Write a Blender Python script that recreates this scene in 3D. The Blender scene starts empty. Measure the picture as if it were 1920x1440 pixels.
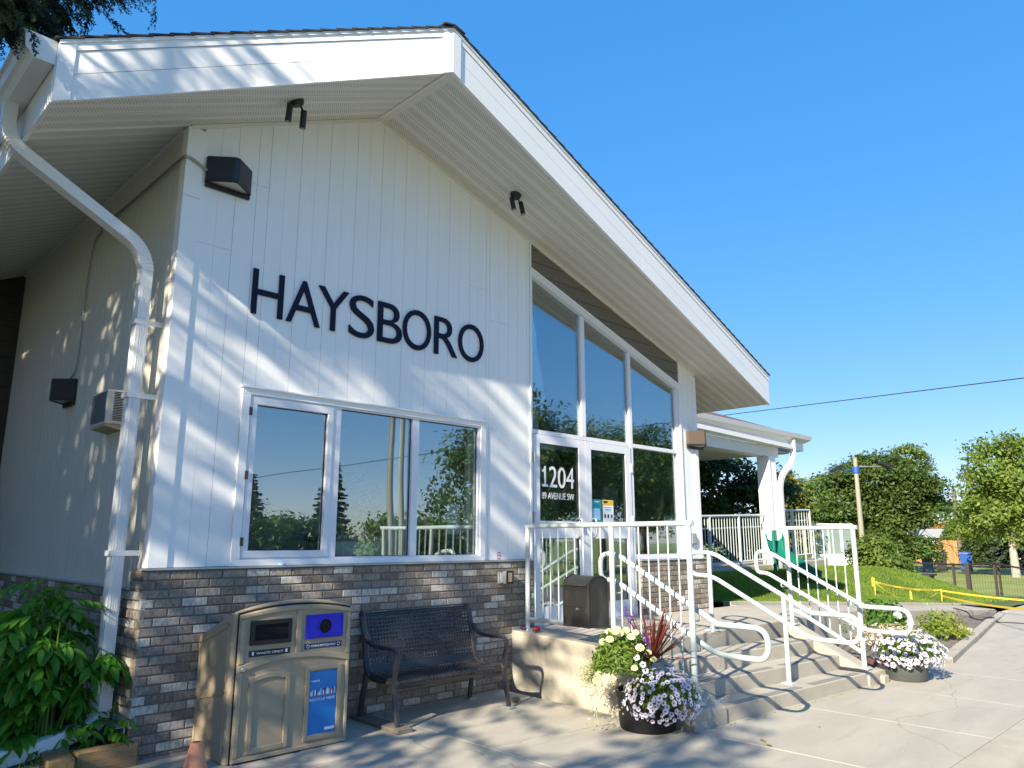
import bpy, bmesh, math, random
import numpy as np
from math import sin, cos, pi, radians, sqrt, atan2
from mathutils import Vector, Matrix, Euler
random.seed(7)
rng = np.random.default_rng(11)
sc = bpy.context.scene
COL = sc.collection

# ------------------------------------------------------------------ camera
CAM = Vector((-2.28, -6.082, 1.6))
FPX = 1424.0                                   # focal length in pixels of the 1920 px photograph
vx = Vector((1458, -295, -FPX)).normalized()    # world X seen from the camera
vy = Vector((-1450, -291, -FPX))
vy = (vy - vx * vx.dot(vy)).normalized()
vz = vx.cross(vy)
RC = Matrix((vx, vy, vz))                       # camera -> world
cam = bpy.data.cameras.new('camera')
cam.sensor_fit = 'HORIZONTAL'; cam.sensor_width = 36.0; cam.lens = 36.0 * FPX / 1920
cam.clip_start = 0.05; cam.clip_end = 2000
camo = bpy.data.objects.new('camera', cam); COL.objects.link(camo)
camo.matrix_world = Matrix.Translation(CAM) @ RC.to_4x4()
sc.camera = camo

# ------------------------------------------------------------------ sky and sun
SUN_EL, SUN_AZ = radians(28.0), radians(194.0)   # direction towards the sun, azimuth from +X
w = bpy.data.worlds.new("World"); sc.world = w; w.use_nodes = True
nt = w.node_tree; nt.nodes.clear()
sky = nt.nodes.new('ShaderNodeTexSky'); sky.sky_type = 'NISHITA'; sky.sun_disc = False
sky.sun_elevation = SUN_EL; sky.sun_rotation = pi / 2 - SUN_AZ
sky.altitude = 1050; sky.air_density = 1.0; sky.dust_density = 0.5; sky.ozone_density = 3.0
gm = nt.nodes.new('ShaderNodeGamma'); gm.inputs[1].default_value = .35          # evens the sky out from zenith to horizon
hs = nt.nodes.new('ShaderNodeHueSaturation'); hs.inputs['Saturation'].default_value = 2.5
tn = nt.nodes.new('ShaderNodeMix'); tn.data_type = 'RGBA'; tn.blend_type = 'MULTIPLY'; tn.inputs[0].default_value = 1; tn.inputs[7].default_value = (.85, .84, 1, 1)
bg = nt.nodes.new('ShaderNodeBackground'); bg.inputs['Strength'].default_value = 0.212
wo = nt.nodes.new('ShaderNodeOutputWorld')
L_ = nt.links.new
L_(sky.outputs[0], gm.inputs[0]); L_(gm.outputs[0], hs.inputs['Color']); L_(hs.outputs[0], tn.inputs[6]); L_(tn.outputs[2], bg.inputs[0]); L_(bg.outputs[0], wo.inputs[0])
sd = Vector((cos(SUN_AZ) * cos(SUN_EL), sin(SUN_AZ) * cos(SUN_EL), sin(SUN_EL)))
sl = bpy.data.lights.new('sun', 'SUN'); sl.energy = 4.1; sl.angle = radians(0.53); sl.color = (1.0, 0.89, 0.70)
so = bpy.data.objects.new('sun', sl); COL.objects.link(so)
so.rotation_euler = sd.to_track_quat('Z', 'Y').to_euler()
so.location = sd * 60
sc.view_settings.view_transform = 'Standard'; sc.view_settings.look = 'None'
sc.view_settings.exposure = 1.57; sc.view_settings.gamma = 1.0
sc.render.engine = 'CYCLES'
sc.cycles.max_bounces = 8; sc.cycles.transparent_max_bounces = 24
sc.cycles.sample_clamp_indirect = 8.0
sc.cycles.use_denoising = True

# ------------------------------------------------------------------ helpers
def ray(px, py):
    return RC @ Vector((px - 960, -(py - 720), -FPX))
def W(px, py, D):
    """point seen at photo pixel (px, py), D metres away on the ground plan"""
    d = ray(px, py); k = D / sqrt(d.x * d.x + d.y * d.y)
    return CAM + d * k
def onz(px, py, z):
    d = ray(px, py); return CAM + d * ((z - CAM.z) / d.z)
A4 = radians(-4.0)                               # the stair block is turned 4 degrees from the wall
O4 = Vector((3.74, 0, 0))
EX = Vector((cos(A4), sin(A4), 0)); EY = Vector((-sin(A4), cos(A4), 0))
def Q(x, y, z):
    return O4 + EX * x + EY * y + Vector((0, 0, z))

def tag(o, label=None, cat=None, group=None, kind=None):
    if label: o['label'] = label
    if cat: o['category'] = cat
    if group: o['group'] = group
    if kind: o['kind'] = kind
    return o
def empty(name, loc=(0, 0, 0), rz=0, label=None, cat=None, group=None):
    o = bpy.data.objects.new(name, None); COL.objects.link(o)
    o.empty_display_size = 0.1
    o.location = loc; o.rotation_euler = (0, 0, rz)
    return tag(o, label, cat, group)
def link(name, me, parent=None):
    o = bpy.data.objects.new(name, me); COL.objects.link(o)
    if parent is not None: o.parent = parent
    return o
def copy_tree(o, parent=None):
    c = o.copy(); COL.objects.link(c)
    if parent is not None: c.parent = parent
    for ch in list(o.children): copy_tree(ch, c)
    return c

class MB:
    """collects shapes; build() links them as one mesh object"""
    def __init__(s): s.v = []; s.f = []; s.m = []; s.cm = 0
    def mat(s, i): s.cm = i; return s
    def add(s, vs, fs):
        n = len(s.v); s.v.extend(tuple(p) for p in vs)
        for f in fs: s.f.append(tuple(i + n for i in f)); s.m.append(s.cm)
        return s
    def box(s, x0, x1, y0, y1, z0, z1, T=None):
        vs = [Vector(p) for p in ((x0,y0,z0),(x1,y0,z0),(x1,y1,z0),(x0,y1,z0),(x0,y0,z1),(x1,y0,z1),(x1,y1,z1),(x0,y1,z1))]
        if T: vs = [T @ p if isinstance(T, Matrix) else Vector(T(*p)) for p in vs]
        return s.add(vs, [(0,3,2,1),(4,5,6,7),(0,1,5,4),(1,2,6,5),(2,3,7,6),(3,0,4,7)])
    def hexa(s, lo, hi):
        """lo, hi: 4 points each, counter-clockwise"""
        n = len(lo); k = list(lo) + list(hi)
        return s.add(k, [tuple(reversed(range(n))), tuple(range(n, 2*n))] + [(i, (i+1)%n, n+(i+1)%n, n+i) for i in range(n)])
    def prism(s, poly, T0, T1):
        return s.hexa([T0(*p) for p in poly], [T1(*p) for p in poly])
    def tube(s, pts, r, n=8, cap=True, flat=1.0, up=None):
        pts = [Vector(p) for p in pts]; N = len(pts)
        rs = r if isinstance(r, (list, tuple)) else [r] * N
        ref = Vector(up) if up else None
        rings = []
        for i, p in enumerate(pts):
            t = (pts[min(i+1, N-1)] - pts[max(i-1, 0)])
            if t.length < 1e-9: t = Vector((0,0,1))
            t.normalize()
            if ref is None:
                ref = Vector((0,0,1)) if abs(t.z) < .9 else Vector((1,0,0))
            a = ref - t * ref.dot(t)
            if a.length < 1e-4: a = t.orthogonal()
            a.normalize(); b = t.cross(a)
            if not up: ref = a
            rings.append([p + (a * cos(2*pi*k/n) + b * sin(2*pi*k/n) * flat) * rs[i] for k in range(n)])
        vs = [q for rg in rings for q in rg]; fs = []
        for i in range(N-1):
            for k in range(n):
                fs.append((i*n+k, i*n+(k+1)%n, (i+1)*n+(k+1)%n, (i+1)*n+k))
        if cap: fs.append(tuple(reversed(range(n)))); fs.append(tuple((N-1)*n+k for k in range(n)))
        return s.add(vs, fs)
    def rtube(s, pts, w, h, up):
        """rectangular bar along pts; h measured along up"""
        pts = [Vector(p) for p in pts]; N = len(pts); up = Vector(up); vs = []; fs = []
        for i, p in enumerate(pts):
            t = (pts[min(i+1, N-1)] - pts[max(i-1, 0)]).normalized()
            a = (up - t * up.dot(t)).normalized(); b = t.cross(a)
            vs += [p + a*h/2 + b*w/2, p + a*h/2 - b*w/2, p - a*h/2 - b*w/2, p - a*h/2 + b*w/2]
        for i in range(N-1):
            for k in range(4): fs.append((i*4+k, i*4+(k+1)%4, (i+1)*4+(k+1)%4, (i+1)*4+k))
        fs += [(3,2,1,0), tuple(4*(N-1)+k for k in range(4))]
        return s.add(vs, fs)
    def lathe(s, prof, c=(0,0,0), n=24, axis=None):
        """prof: (radius, height) pairs"""
        c = Vector(c); vs = []; fs = []
        R = axis if axis is not None else Matrix.Identity(3)
        for r, z in prof:
            for k in range(n): vs.append(c + R @ Vector((r*cos(2*pi*k/n), r*sin(2*pi*k/n), z)))
        for i in range(len(prof)-1):
            for k in range(n): fs.append((i*n+k, i*n+(k+1)%n, (i+1)*n+(k+1)%n, (i+1)*n+k))
        if prof[0][0] > 1e-5: fs.append(tuple(reversed(range(n))))
        if prof[-1][0] > 1e-5: fs.append(tuple((len(prof)-1)*n+k for k in range(n)))
        return s.add(vs, fs)
    def mesh(s, name, mats):
        me = bpy.data.meshes.new(name); me.from_pydata(s.v, [], s.f)
        for m in (mats if isinstance(mats, (list, tuple)) else [mats]): me.materials.append(m)
        if any(s.m): me.polygons.foreach_set('material_index', s.m)
        me.update(); return me
    def build(s, name, mats, parent=None, smooth=False, bevel=0, seg=2):
        me = s.mesh(name, mats)
        o = link(name, me, parent)
        if smooth: smooth_by_angle(me)
        if bevel:
            b = o.modifiers.new('bevel', 'BEVEL'); b.width = bevel; b.segments = seg; b.limit_method = 'ANGLE'; b.angle_limit = radians(35)
            b.harden_normals = False
        return o
def smooth_by_angle(me, ang=40):
    bm = bmesh.new(); bm.from_mesh(me); bmesh.ops.remove_doubles(bm, verts=bm.verts, dist=1e-6)
    bmesh.ops.recalc_face_normals(bm, faces=bm.faces)
    for f in bm.faces: f.smooth = True
    for e in bm.edges:
        if len(e.link_faces) == 2 and e.calc_face_angle(0) > radians(ang): e.smooth = False
    bm.to_mesh(me); bm.free()
def bezier(pts, n=8):
    """rounded polyline: Catmull-Rom through pts"""
    P = [Vector(p) for p in pts]; P = [2*P[0]-P[1]] + P + [2*P[-1]-P[-2]]; out = []
    for i in range(1, len(P)-2):
        for k in range(n):
            t = k / n
            out.append(0.5*((2*P[i]) + (P[i+1]-P[i-1])*t + (2*P[i-1]-5*P[i]+4*P[i+1]-P[i+2])*t*t + (3*P[i]-P[i-1]-3*P[i+1]+P[i+2])*t**3))
    out.append(P[-2]); return out
def fillet(pts, r, n=5):
    """polyline with rounded corners"""
    P = [Vector(p) for p in pts]; rr = r if isinstance(r, (list, tuple)) else [r]*len(P); out = [P[0]]
    for i in range(1, len(P)-1):
        a = (P[i-1]-P[i]); b = (P[i+1]-P[i]); la, lb = a.length, b.length
        d = min(rr[i], la*.49, lb*.49); p0 = P[i] + a/la*d; p1 = P[i] + b/lb*d
        for k in range(n+1):
            t = k/n; out.append((1-t)**2*p0 + 2*t*(1-t)*P[i] + t*t*p1)
    out.append(P[-1]); return out

# ------------------------------------------------------------------ materials
def M(name, col, rough=.6, metal=0.0, noise=None, bump=None, spec=.5, col2=None, coord='Object', stretch=(1,1,1), rnd=0, coat=0, stain=None, spots=0):
    """noise=(scale, low, high) mottles the colour; bump=(scale, distance); rnd = brightness spread between pieces"""
    m = bpy.data.materials.new(name); m.use_nodes = True; t = m.node_tree; N = t.nodes; L = t.links
    b = N['Principled BSDF']; b.inputs['Roughness'].default_value = rough; b.inputs['Metallic'].default_value = metal
    b.inputs['Specular IOR Level'].default_value = spec
    if coat: b.inputs['Coat Weight'].default_value = coat; b.inputs['Coat Roughness'].default_value = .15
    c = (*col, 1); b.inputs['Base Color'].default_value = c
    out = None
    if noise or bump or stain:
        tc = N.new('ShaderNodeTexCoord'); mp = N.new('ShaderNodeMapping'); mp.inputs['Scale'].default_value = stretch
        L.new(tc.outputs[coord], mp.inputs[0])
    if noise:
        nz = N.new('ShaderNodeTexNoise'); nz.inputs['Scale'].default_value = noise[0]; nz.inputs['Detail'].default_value = 6; nz.inputs['Roughness'].default_value = .62
        L.new(mp.outputs[0], nz.inputs[0])
        mr = N.new('ShaderNodeMapRange'); mr.inputs['From Min'].default_value = .3; mr.inputs['From Max'].default_value = .7
        L.new(nz.outputs[0], mr.inputs[0])
        mx = N.new('ShaderNodeMix'); mx.data_type = 'RGBA'
        c2 = col2 if col2 else tuple(x*noise[2] for x in col)
        mx.inputs[6].default_value = tuple(x*noise[1] for x in col) + (1,); mx.inputs[7].default_value = tuple(c2) + (1,)
        L.new(mr.outputs[0], mx.inputs[0]); out = mx.outputs[2]
    if stain:                                     # (scale, amount, colour): broad worn patches
        n2 = N.new('ShaderNodeTexNoise'); n2.inputs['Scale'].default_value = stain[0]; n2.inputs['Detail'].default_value = 3
        L.new(mp.outputs[0], n2.inputs[0])
        r2 = N.new('ShaderNodeMapRange'); r2.inputs['From Min'].default_value = .5; r2.inputs['From Max'].default_value = .72; r2.inputs['To Max'].default_value = stain[1]
        L.new(n2.outputs[0], r2.inputs[0])
        m2 = N.new('ShaderNodeMix'); m2.data_type = 'RGBA'; L.new(r2.outputs[0], m2.inputs[0])
        if out: L.new(out, m2.inputs[6])
        else: m2.inputs[6].default_value = c
        m2.inputs[7].default_value = (*stain[2], 1); out = m2.outputs[2]
    if spots:
        n4 = N.new('ShaderNodeTexNoise'); n4.inputs['Scale'].default_value = 17; n4.inputs['Detail'].default_value = 2; n4.inputs['Roughness'].default_value = .8; L.new(tc.outputs[coord], n4.inputs[0])
        r4 = N.new('ShaderNodeMapRange'); r4.inputs['From Min'].default_value = .66; r4.inputs['From Max'].default_value = .74; r4.inputs['To Max'].default_value = spots; L.new(n4.outputs[0], r4.inputs[0])
        m4 = N.new('ShaderNodeMix'); m4.data_type = 'RGBA'; m4.blend_type = 'MULTIPLY'; L.new(r4.outputs[0], m4.inputs[0]); L.new(out, m4.inputs[6]); m4.inputs[7].default_value = (.45,.43,.40,1); out = m4.outputs[2]
        n5 = N.new('ShaderNodeTexNoise'); n5.inputs['Scale'].default_value = 3.2; n5.inputs['Detail'].default_value = 5; mp5 = N.new('ShaderNodeMapping'); mp5.inputs['Scale'].default_value = (.45, 2.6, 1); mp5.inputs['Rotation'].default_value = (0,0,.35); L.new(tc.outputs[coord], mp5.inputs[0]); L.new(mp5.outputs[0], n5.inputs[0])
        r5 = N.new('ShaderNodeMapRange'); r5.inputs['From Min'].default_value = .60; r5.inputs['From Max'].default_value = .70; r5.inputs['To Max'].default_value = spots*.7; L.new(n5.outputs[0], r5.inputs[0])
        m5 = N.new('ShaderNodeMix'); m5.data_type = 'RGBA'; m5.blend_type = 'MULTIPLY'; L.new(r5.outputs[0], m5.inputs[0]); L.new(out, m5.inputs[6]); m5.inputs[7].default_value = (.68,.66,.63,1); out = m5.outputs[2]
        n6 = N.new('ShaderNodeTexNoise'); n6.inputs['Scale'].default_value = 1.7; n6.inputs['Detail'].default_value = 6; L.new(tc.outputs[coord], n6.inputs[0])
        a6 = N.new('ShaderNodeMix'); a6.data_type = 'RGBA'; a6.blend_type = 'LINEAR_LIGHT'; a6.inputs[0].default_value = .16; L.new(tc.outputs[coord], a6.inputs[6]); L.new(n6.outputs['Color'], a6.inputs[7])
        v6 = N.new('ShaderNodeTexVoronoi'); v6.feature = 'DISTANCE_TO_EDGE'; v6.inputs['Scale'].default_value = .33; L.new(a6.outputs[2], v6.inputs['Vector'])
        r6 = N.new('ShaderNodeMapRange'); r6.inputs['From Min'].default_value = .0006; r6.inputs['From Max'].default_value = .0026; r6.inputs['To Min'].default_value = spots; r6.inputs['To Max'].default_value = 0; L.new(v6.outputs['Distance'], r6.inputs[0])
        m6 = N.new('ShaderNodeMix'); m6.data_type = 'RGBA'; m6.blend_type = 'MULTIPLY'; L.new(r6.outputs[0], m6.inputs[0]); L.new(out, m6.inputs[6]); m6.inputs[7].default_value = (.35,.33,.3,1); out = m6.outputs[2]
    if rnd:
        oi = N.new('ShaderNodeObjectInfo'); ge = N.new('ShaderNodeNewGeometry')
        ad = N.new('ShaderNodeMath'); ad.operation = 'ADD'; L.new(oi.outputs['Random'], ad.inputs[0]); L.new(ge.outputs['Random Per Island'], ad.inputs[1])
        fr = N.new('ShaderNodeMath'); fr.operation = 'FRACT'; L.new(ad.outputs[0], fr.inputs[0])
        r3 = N.new('ShaderNodeMapRange'); r3.inputs['To Min'].default_value = 1-rnd; r3.inputs['To Max'].default_value = 1+rnd; L.new(fr.outputs[0], r3.inputs[0])
        m3 = N.new('ShaderNodeMix'); m3.data_type = 'RGBA'; m3.blend_type = 'MULTIPLY'; m3.inputs[0].default_value = 1
        if out: L.new(out, m3.inputs[6])
        else: m3.inputs[6].default_value = c
        L.new(r3.outputs[0], m3.inputs[7]); out = m3.outputs[2]
    if out: L.new(out, b.inputs['Base Color'])
    if bump:
        nb = N.new('ShaderNodeTexNoise'); nb.inputs['Scale'].default_value = bump[0]; nb.inputs['Detail'].default_value = 5
        L.new(mp.outputs[0], nb.inputs[0])
        bp = N.new('ShaderNodeBump'); bp.inputs['Distance'].default_value = bump[1]; bp.inputs['Strength'].default_value = 1
        L.new(nb.outputs[0], bp.inputs['Height']); L.new(bp.outputs[0], b.inputs['Normal'])
    return m
def leafmat(name, c1, c2, trans=.35, rough=.5):
    """leaf: colour varies from leaf to leaf, some light passes through"""
    m = bpy.data.materials.new(name); m.use_nodes = True; t = m.node_tree; N = t.nodes; L = t.links
    b = N['Principled BSDF']; b.inputs['Roughness'].default_value = rough; b.inputs['Specular IOR Level'].default_value = .3
    ge = N.new('ShaderNodeNewGeometry'); oi = N.new('ShaderNodeObjectInfo')
    ad = N.new('ShaderNodeMath'); ad.operation = 'ADD'; L.new(ge.outputs['Random Per Island'], ad.inputs[0]); L.new(oi.outputs['Random'], ad.inputs[1])
    fr = N.new('ShaderNodeMath'); fr.operation = 'FRACT'; L.new(ad.outputs[0], fr.inputs[0])
    mx = N.new('ShaderNodeMix'); mx.data_type = 'RGBA'; L.new(fr.outputs[0], mx.inputs[0])
    mx.inputs[6].default_value = (*c1, 1); mx.inputs[7].default_value = (*c2, 1)
    tc = N.new('ShaderNodeTexCoord'); nz = N.new('ShaderNodeTexNoise'); nz.inputs['Scale'].default_value = 1.1; nz.inputs['Detail'].default_value = 2; L.new(tc.outputs['Object'], nz.inputs[0])
    mr = N.new('ShaderNodeMapRange'); mr.inputs['From Min'].default_value = .35; mr.inputs['From Max'].default_value = .65; mr.inputs['To Min'].default_value = -.3; mr.inputs['To Max'].default_value = .3; L.new(nz.outputs[0], mr.inputs[0])
    a2 = N.new('ShaderNodeMath'); a2.operation = 'ADD'; a2.use_clamp = True; L.new(fr.outputs[0], a2.inputs[0]); L.new(mr.outputs[0], a2.inputs[1]); L.new(a2.outputs[0], mx.inputs[0])
    L.new(mx.outputs[2], b.inputs['Base Color'])
    tr = N.new('ShaderNodeBsdfTranslucent'); br = N.new('ShaderNodeMix'); br.data_type = 'RGBA'; br.blend_type = 'MULTIPLY'; br.inputs[0].default_value = 1
    L.new(mx.outputs[2], br.inputs[6]); br.inputs[7].default_value = (1.5, 1.6, .7, 1); L.new(br.outputs[2], tr.inputs[0])
    ms = N.new('ShaderNodeMixShader'); ms.inputs[0].default_value = trans
    L.new(b.outputs[0], ms.inputs[1]); L.new(tr.outputs[0], ms.inputs[2]); L.new(ms.outputs[0], N['Material Output'].inputs[0])
    return m
def glassmat(name, tint, fac):
    m = bpy.data.materials.new(name); m.use_nodes = True; t = m.node_tree; N = t.nodes; L = t.links
    N.remove(N['Principled BSDF'])
    tr = N.new('ShaderNodeBsdfTransparent'); tr.inputs[0].default_value = (*tint, 1)
    gl = N.new('ShaderNodeBsdfGlossy'); gl.inputs['Roughness'].default_value = 0.0; gl.inputs[0].default_value = (.90, .98, 1.0, 1)
    tc = N.new('ShaderNodeTexCoord'); nz = N.new('ShaderNodeTexNoise'); nz.inputs['Scale'].default_value = 1.3; nz.inputs['Detail'].default_value = 0
    bp = N.new('ShaderNodeBump'); bp.inputs['Distance'].default_value = .003; bp.inputs['Strength'].default_value = 1
    L.new(tc.outputs['Object'], nz.inputs[0]); L.new(nz.outputs[0], bp.inputs['Height']); L.new(bp.outputs[0], gl.inputs['Normal'])
    lw = N.new('ShaderNodeLayerWeight'); lw.inputs[0].default_value = .25
    mr = N.new('ShaderNodeMapRange'); mr.inputs['To Min'].default_value = fac; mr.inputs['To Max'].default_value = .9
    L.new(lw.outputs['Fresnel'], mr.inputs[0])
    ms = N.new('ShaderNodeMixShader'); L.new(mr.outputs[0], ms.inputs[0]); L.new(tr.outputs[0], ms.inputs[1]); L.new(gl.outputs[0], ms.inputs[2])
    L.new(ms.outputs[0], N['Material Output'].inputs[0]); return m
def brickmat():
    m = M('brick clay', (.2,.2,.2), .9, bump=(60, .004), spec=.2)
    t = m.node_tree; N = t.nodes; L = t.links; b = N['Principled BSDF']
    oi = N.new('ShaderNodeObjectInfo'); ge = N.new('ShaderNodeNewGeometry')
    ad = N.new('ShaderNodeMath'); ad.operation = 'ADD'; L.new(oi.outputs['Random'], ad.inputs[0]); L.new(ge.outputs['Random Per Island'], ad.inputs[1])
    fr = N.new('ShaderNodeMath'); fr.operation = 'FRACT'; L.new(ad.outputs[0], fr.inputs[0])
    cr = N.new('ShaderNodeValToRGB'); cr.color_ramp.interpolation = 'CONSTANT'
    E = cr.color_ramp.elements; E[0].position = 0; E[0].color = (.195,.16,.13,1); E[1].position = .2; E[1].color = (.27,.225,.18,1)
    for p, c in ((.4,(.235,.205,.175,1)), (.55,(.29,.245,.20,1)), (.70,(.35,.30,.25,1)), (.80,(.50,.47,.415,1)), (.93,(.43,.395,.34,1))):
        e = E.new(p); e.color = c
    L.new(fr.outputs[0], cr.inputs[0])
    tc = N.new('ShaderNodeTexCoord'); nz = N.new('ShaderNodeTexNoise'); nz.inputs['Scale'].default_value = 38; nz.inputs['Detail'].default_value = 6; nz.inputs['Roughness'].default_value = .7
    mp = N.new('ShaderNodeMapping'); mp.inputs['Scale'].default_value = (1, 1, .45); L.new(tc.outputs['Object'], mp.inputs[0]); L.new(mp.outputs[0], nz.inputs[0])
    co = N.new('ShaderNodeCombineXYZ'); ml = N.new('ShaderNodeMath'); ml.operation = 'MULTIPLY'; ml.inputs[1].default_value = 40; L.new(fr.outputs[0], ml.inputs[0]); L.new(ml.outputs[0], co.inputs[0]); L.new(co.outputs[0], mp.inputs['Location'])
    mr = N.new('ShaderNodeMapRange'); mr.inputs['From Min'].default_value = .35; mr.inputs['From Max'].default_value = .68; mr.inputs['To Min'].default_value = .62; mr.inputs['To Max'].default_value = 1.4
    L.new(nz.outputs[0], mr.inputs[0])
    mx = N.new('ShaderNodeMix'); mx.data_type = 'RGBA'; mx.blend_type = 'MULTIPLY'; mx.inputs[0].default_value = 1
    L.new(cr.outputs[0], mx.inputs[6]); L.new(mr.outputs[0], mx.inputs[7]); L.new(mx.outputs[2], b.inputs['Base Color'])
    return m
def soffitmat():
    """vented vinyl soffit: a plain strip and rows of punched slots; UV: u along the panel, v across it"""
    m = M('soffit vinyl', (.74,.72,.66), .55); t = m.node_tree; N = t.nodes; L = t.links; b = N['Principled BSDF']
    uv = N.new('ShaderNodeUVMap'); sp = N.new('ShaderNodeSeparateXYZ'); L.new(uv.outputs[0], sp.inputs[0])
    def math_(op, a, bb):
        n = N.new('ShaderNodeMath'); n.operation = op
        for i, x in enumerate((a, bb)):
            if isinstance(x, (int, float)): n.inputs[i].default_value = x
            elif x is not None: L.new(x, n.inputs[i])
        return n.outputs[0]
    # two vented bands per 0.3 m panel
    v = math_('FRACT', math_('MULTIPLY', sp.outputs[1], 1/0.15), None)
    band = math_('MULTIPLY', math_('GREATER_THAN', v, .22), math_('LESS_THAN', v, .78))
    hu = math_('FRACT', math_('MULTIPLY', sp.outputs[0], 1/0.022), None)
    row = math_('FLOOR', math_('MULTIPLY', sp.outputs[1], 1/0.014), None)
    sh = math_('FRACT', math_('ADD', math_('MULTIPLY', sp.outputs[0], 1/0.022), math_('MULTIPLY', row, .35)), None)
    vv = math_('FRACT', math_('MULTIPLY', sp.outputs[1], 1/0.014), None)
    hole = math_('MULTIPLY', math_('LESS_THAN', sh, .42), math_('LESS_THAN', vv, .5))
    k = math_('MULTIPLY', band, hole)
    mx = N.new('ShaderNodeMix'); mx.data_type = 'RGBA'; L.new(k, mx.inputs[0]); mx.inputs[6].default_value = (.74,.72,.66,1); mx.inputs[7].default_value = (.2,.19,.17,1)
    L.new(mx.outputs[2], b.inputs['Base Color'])
    return m

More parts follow.
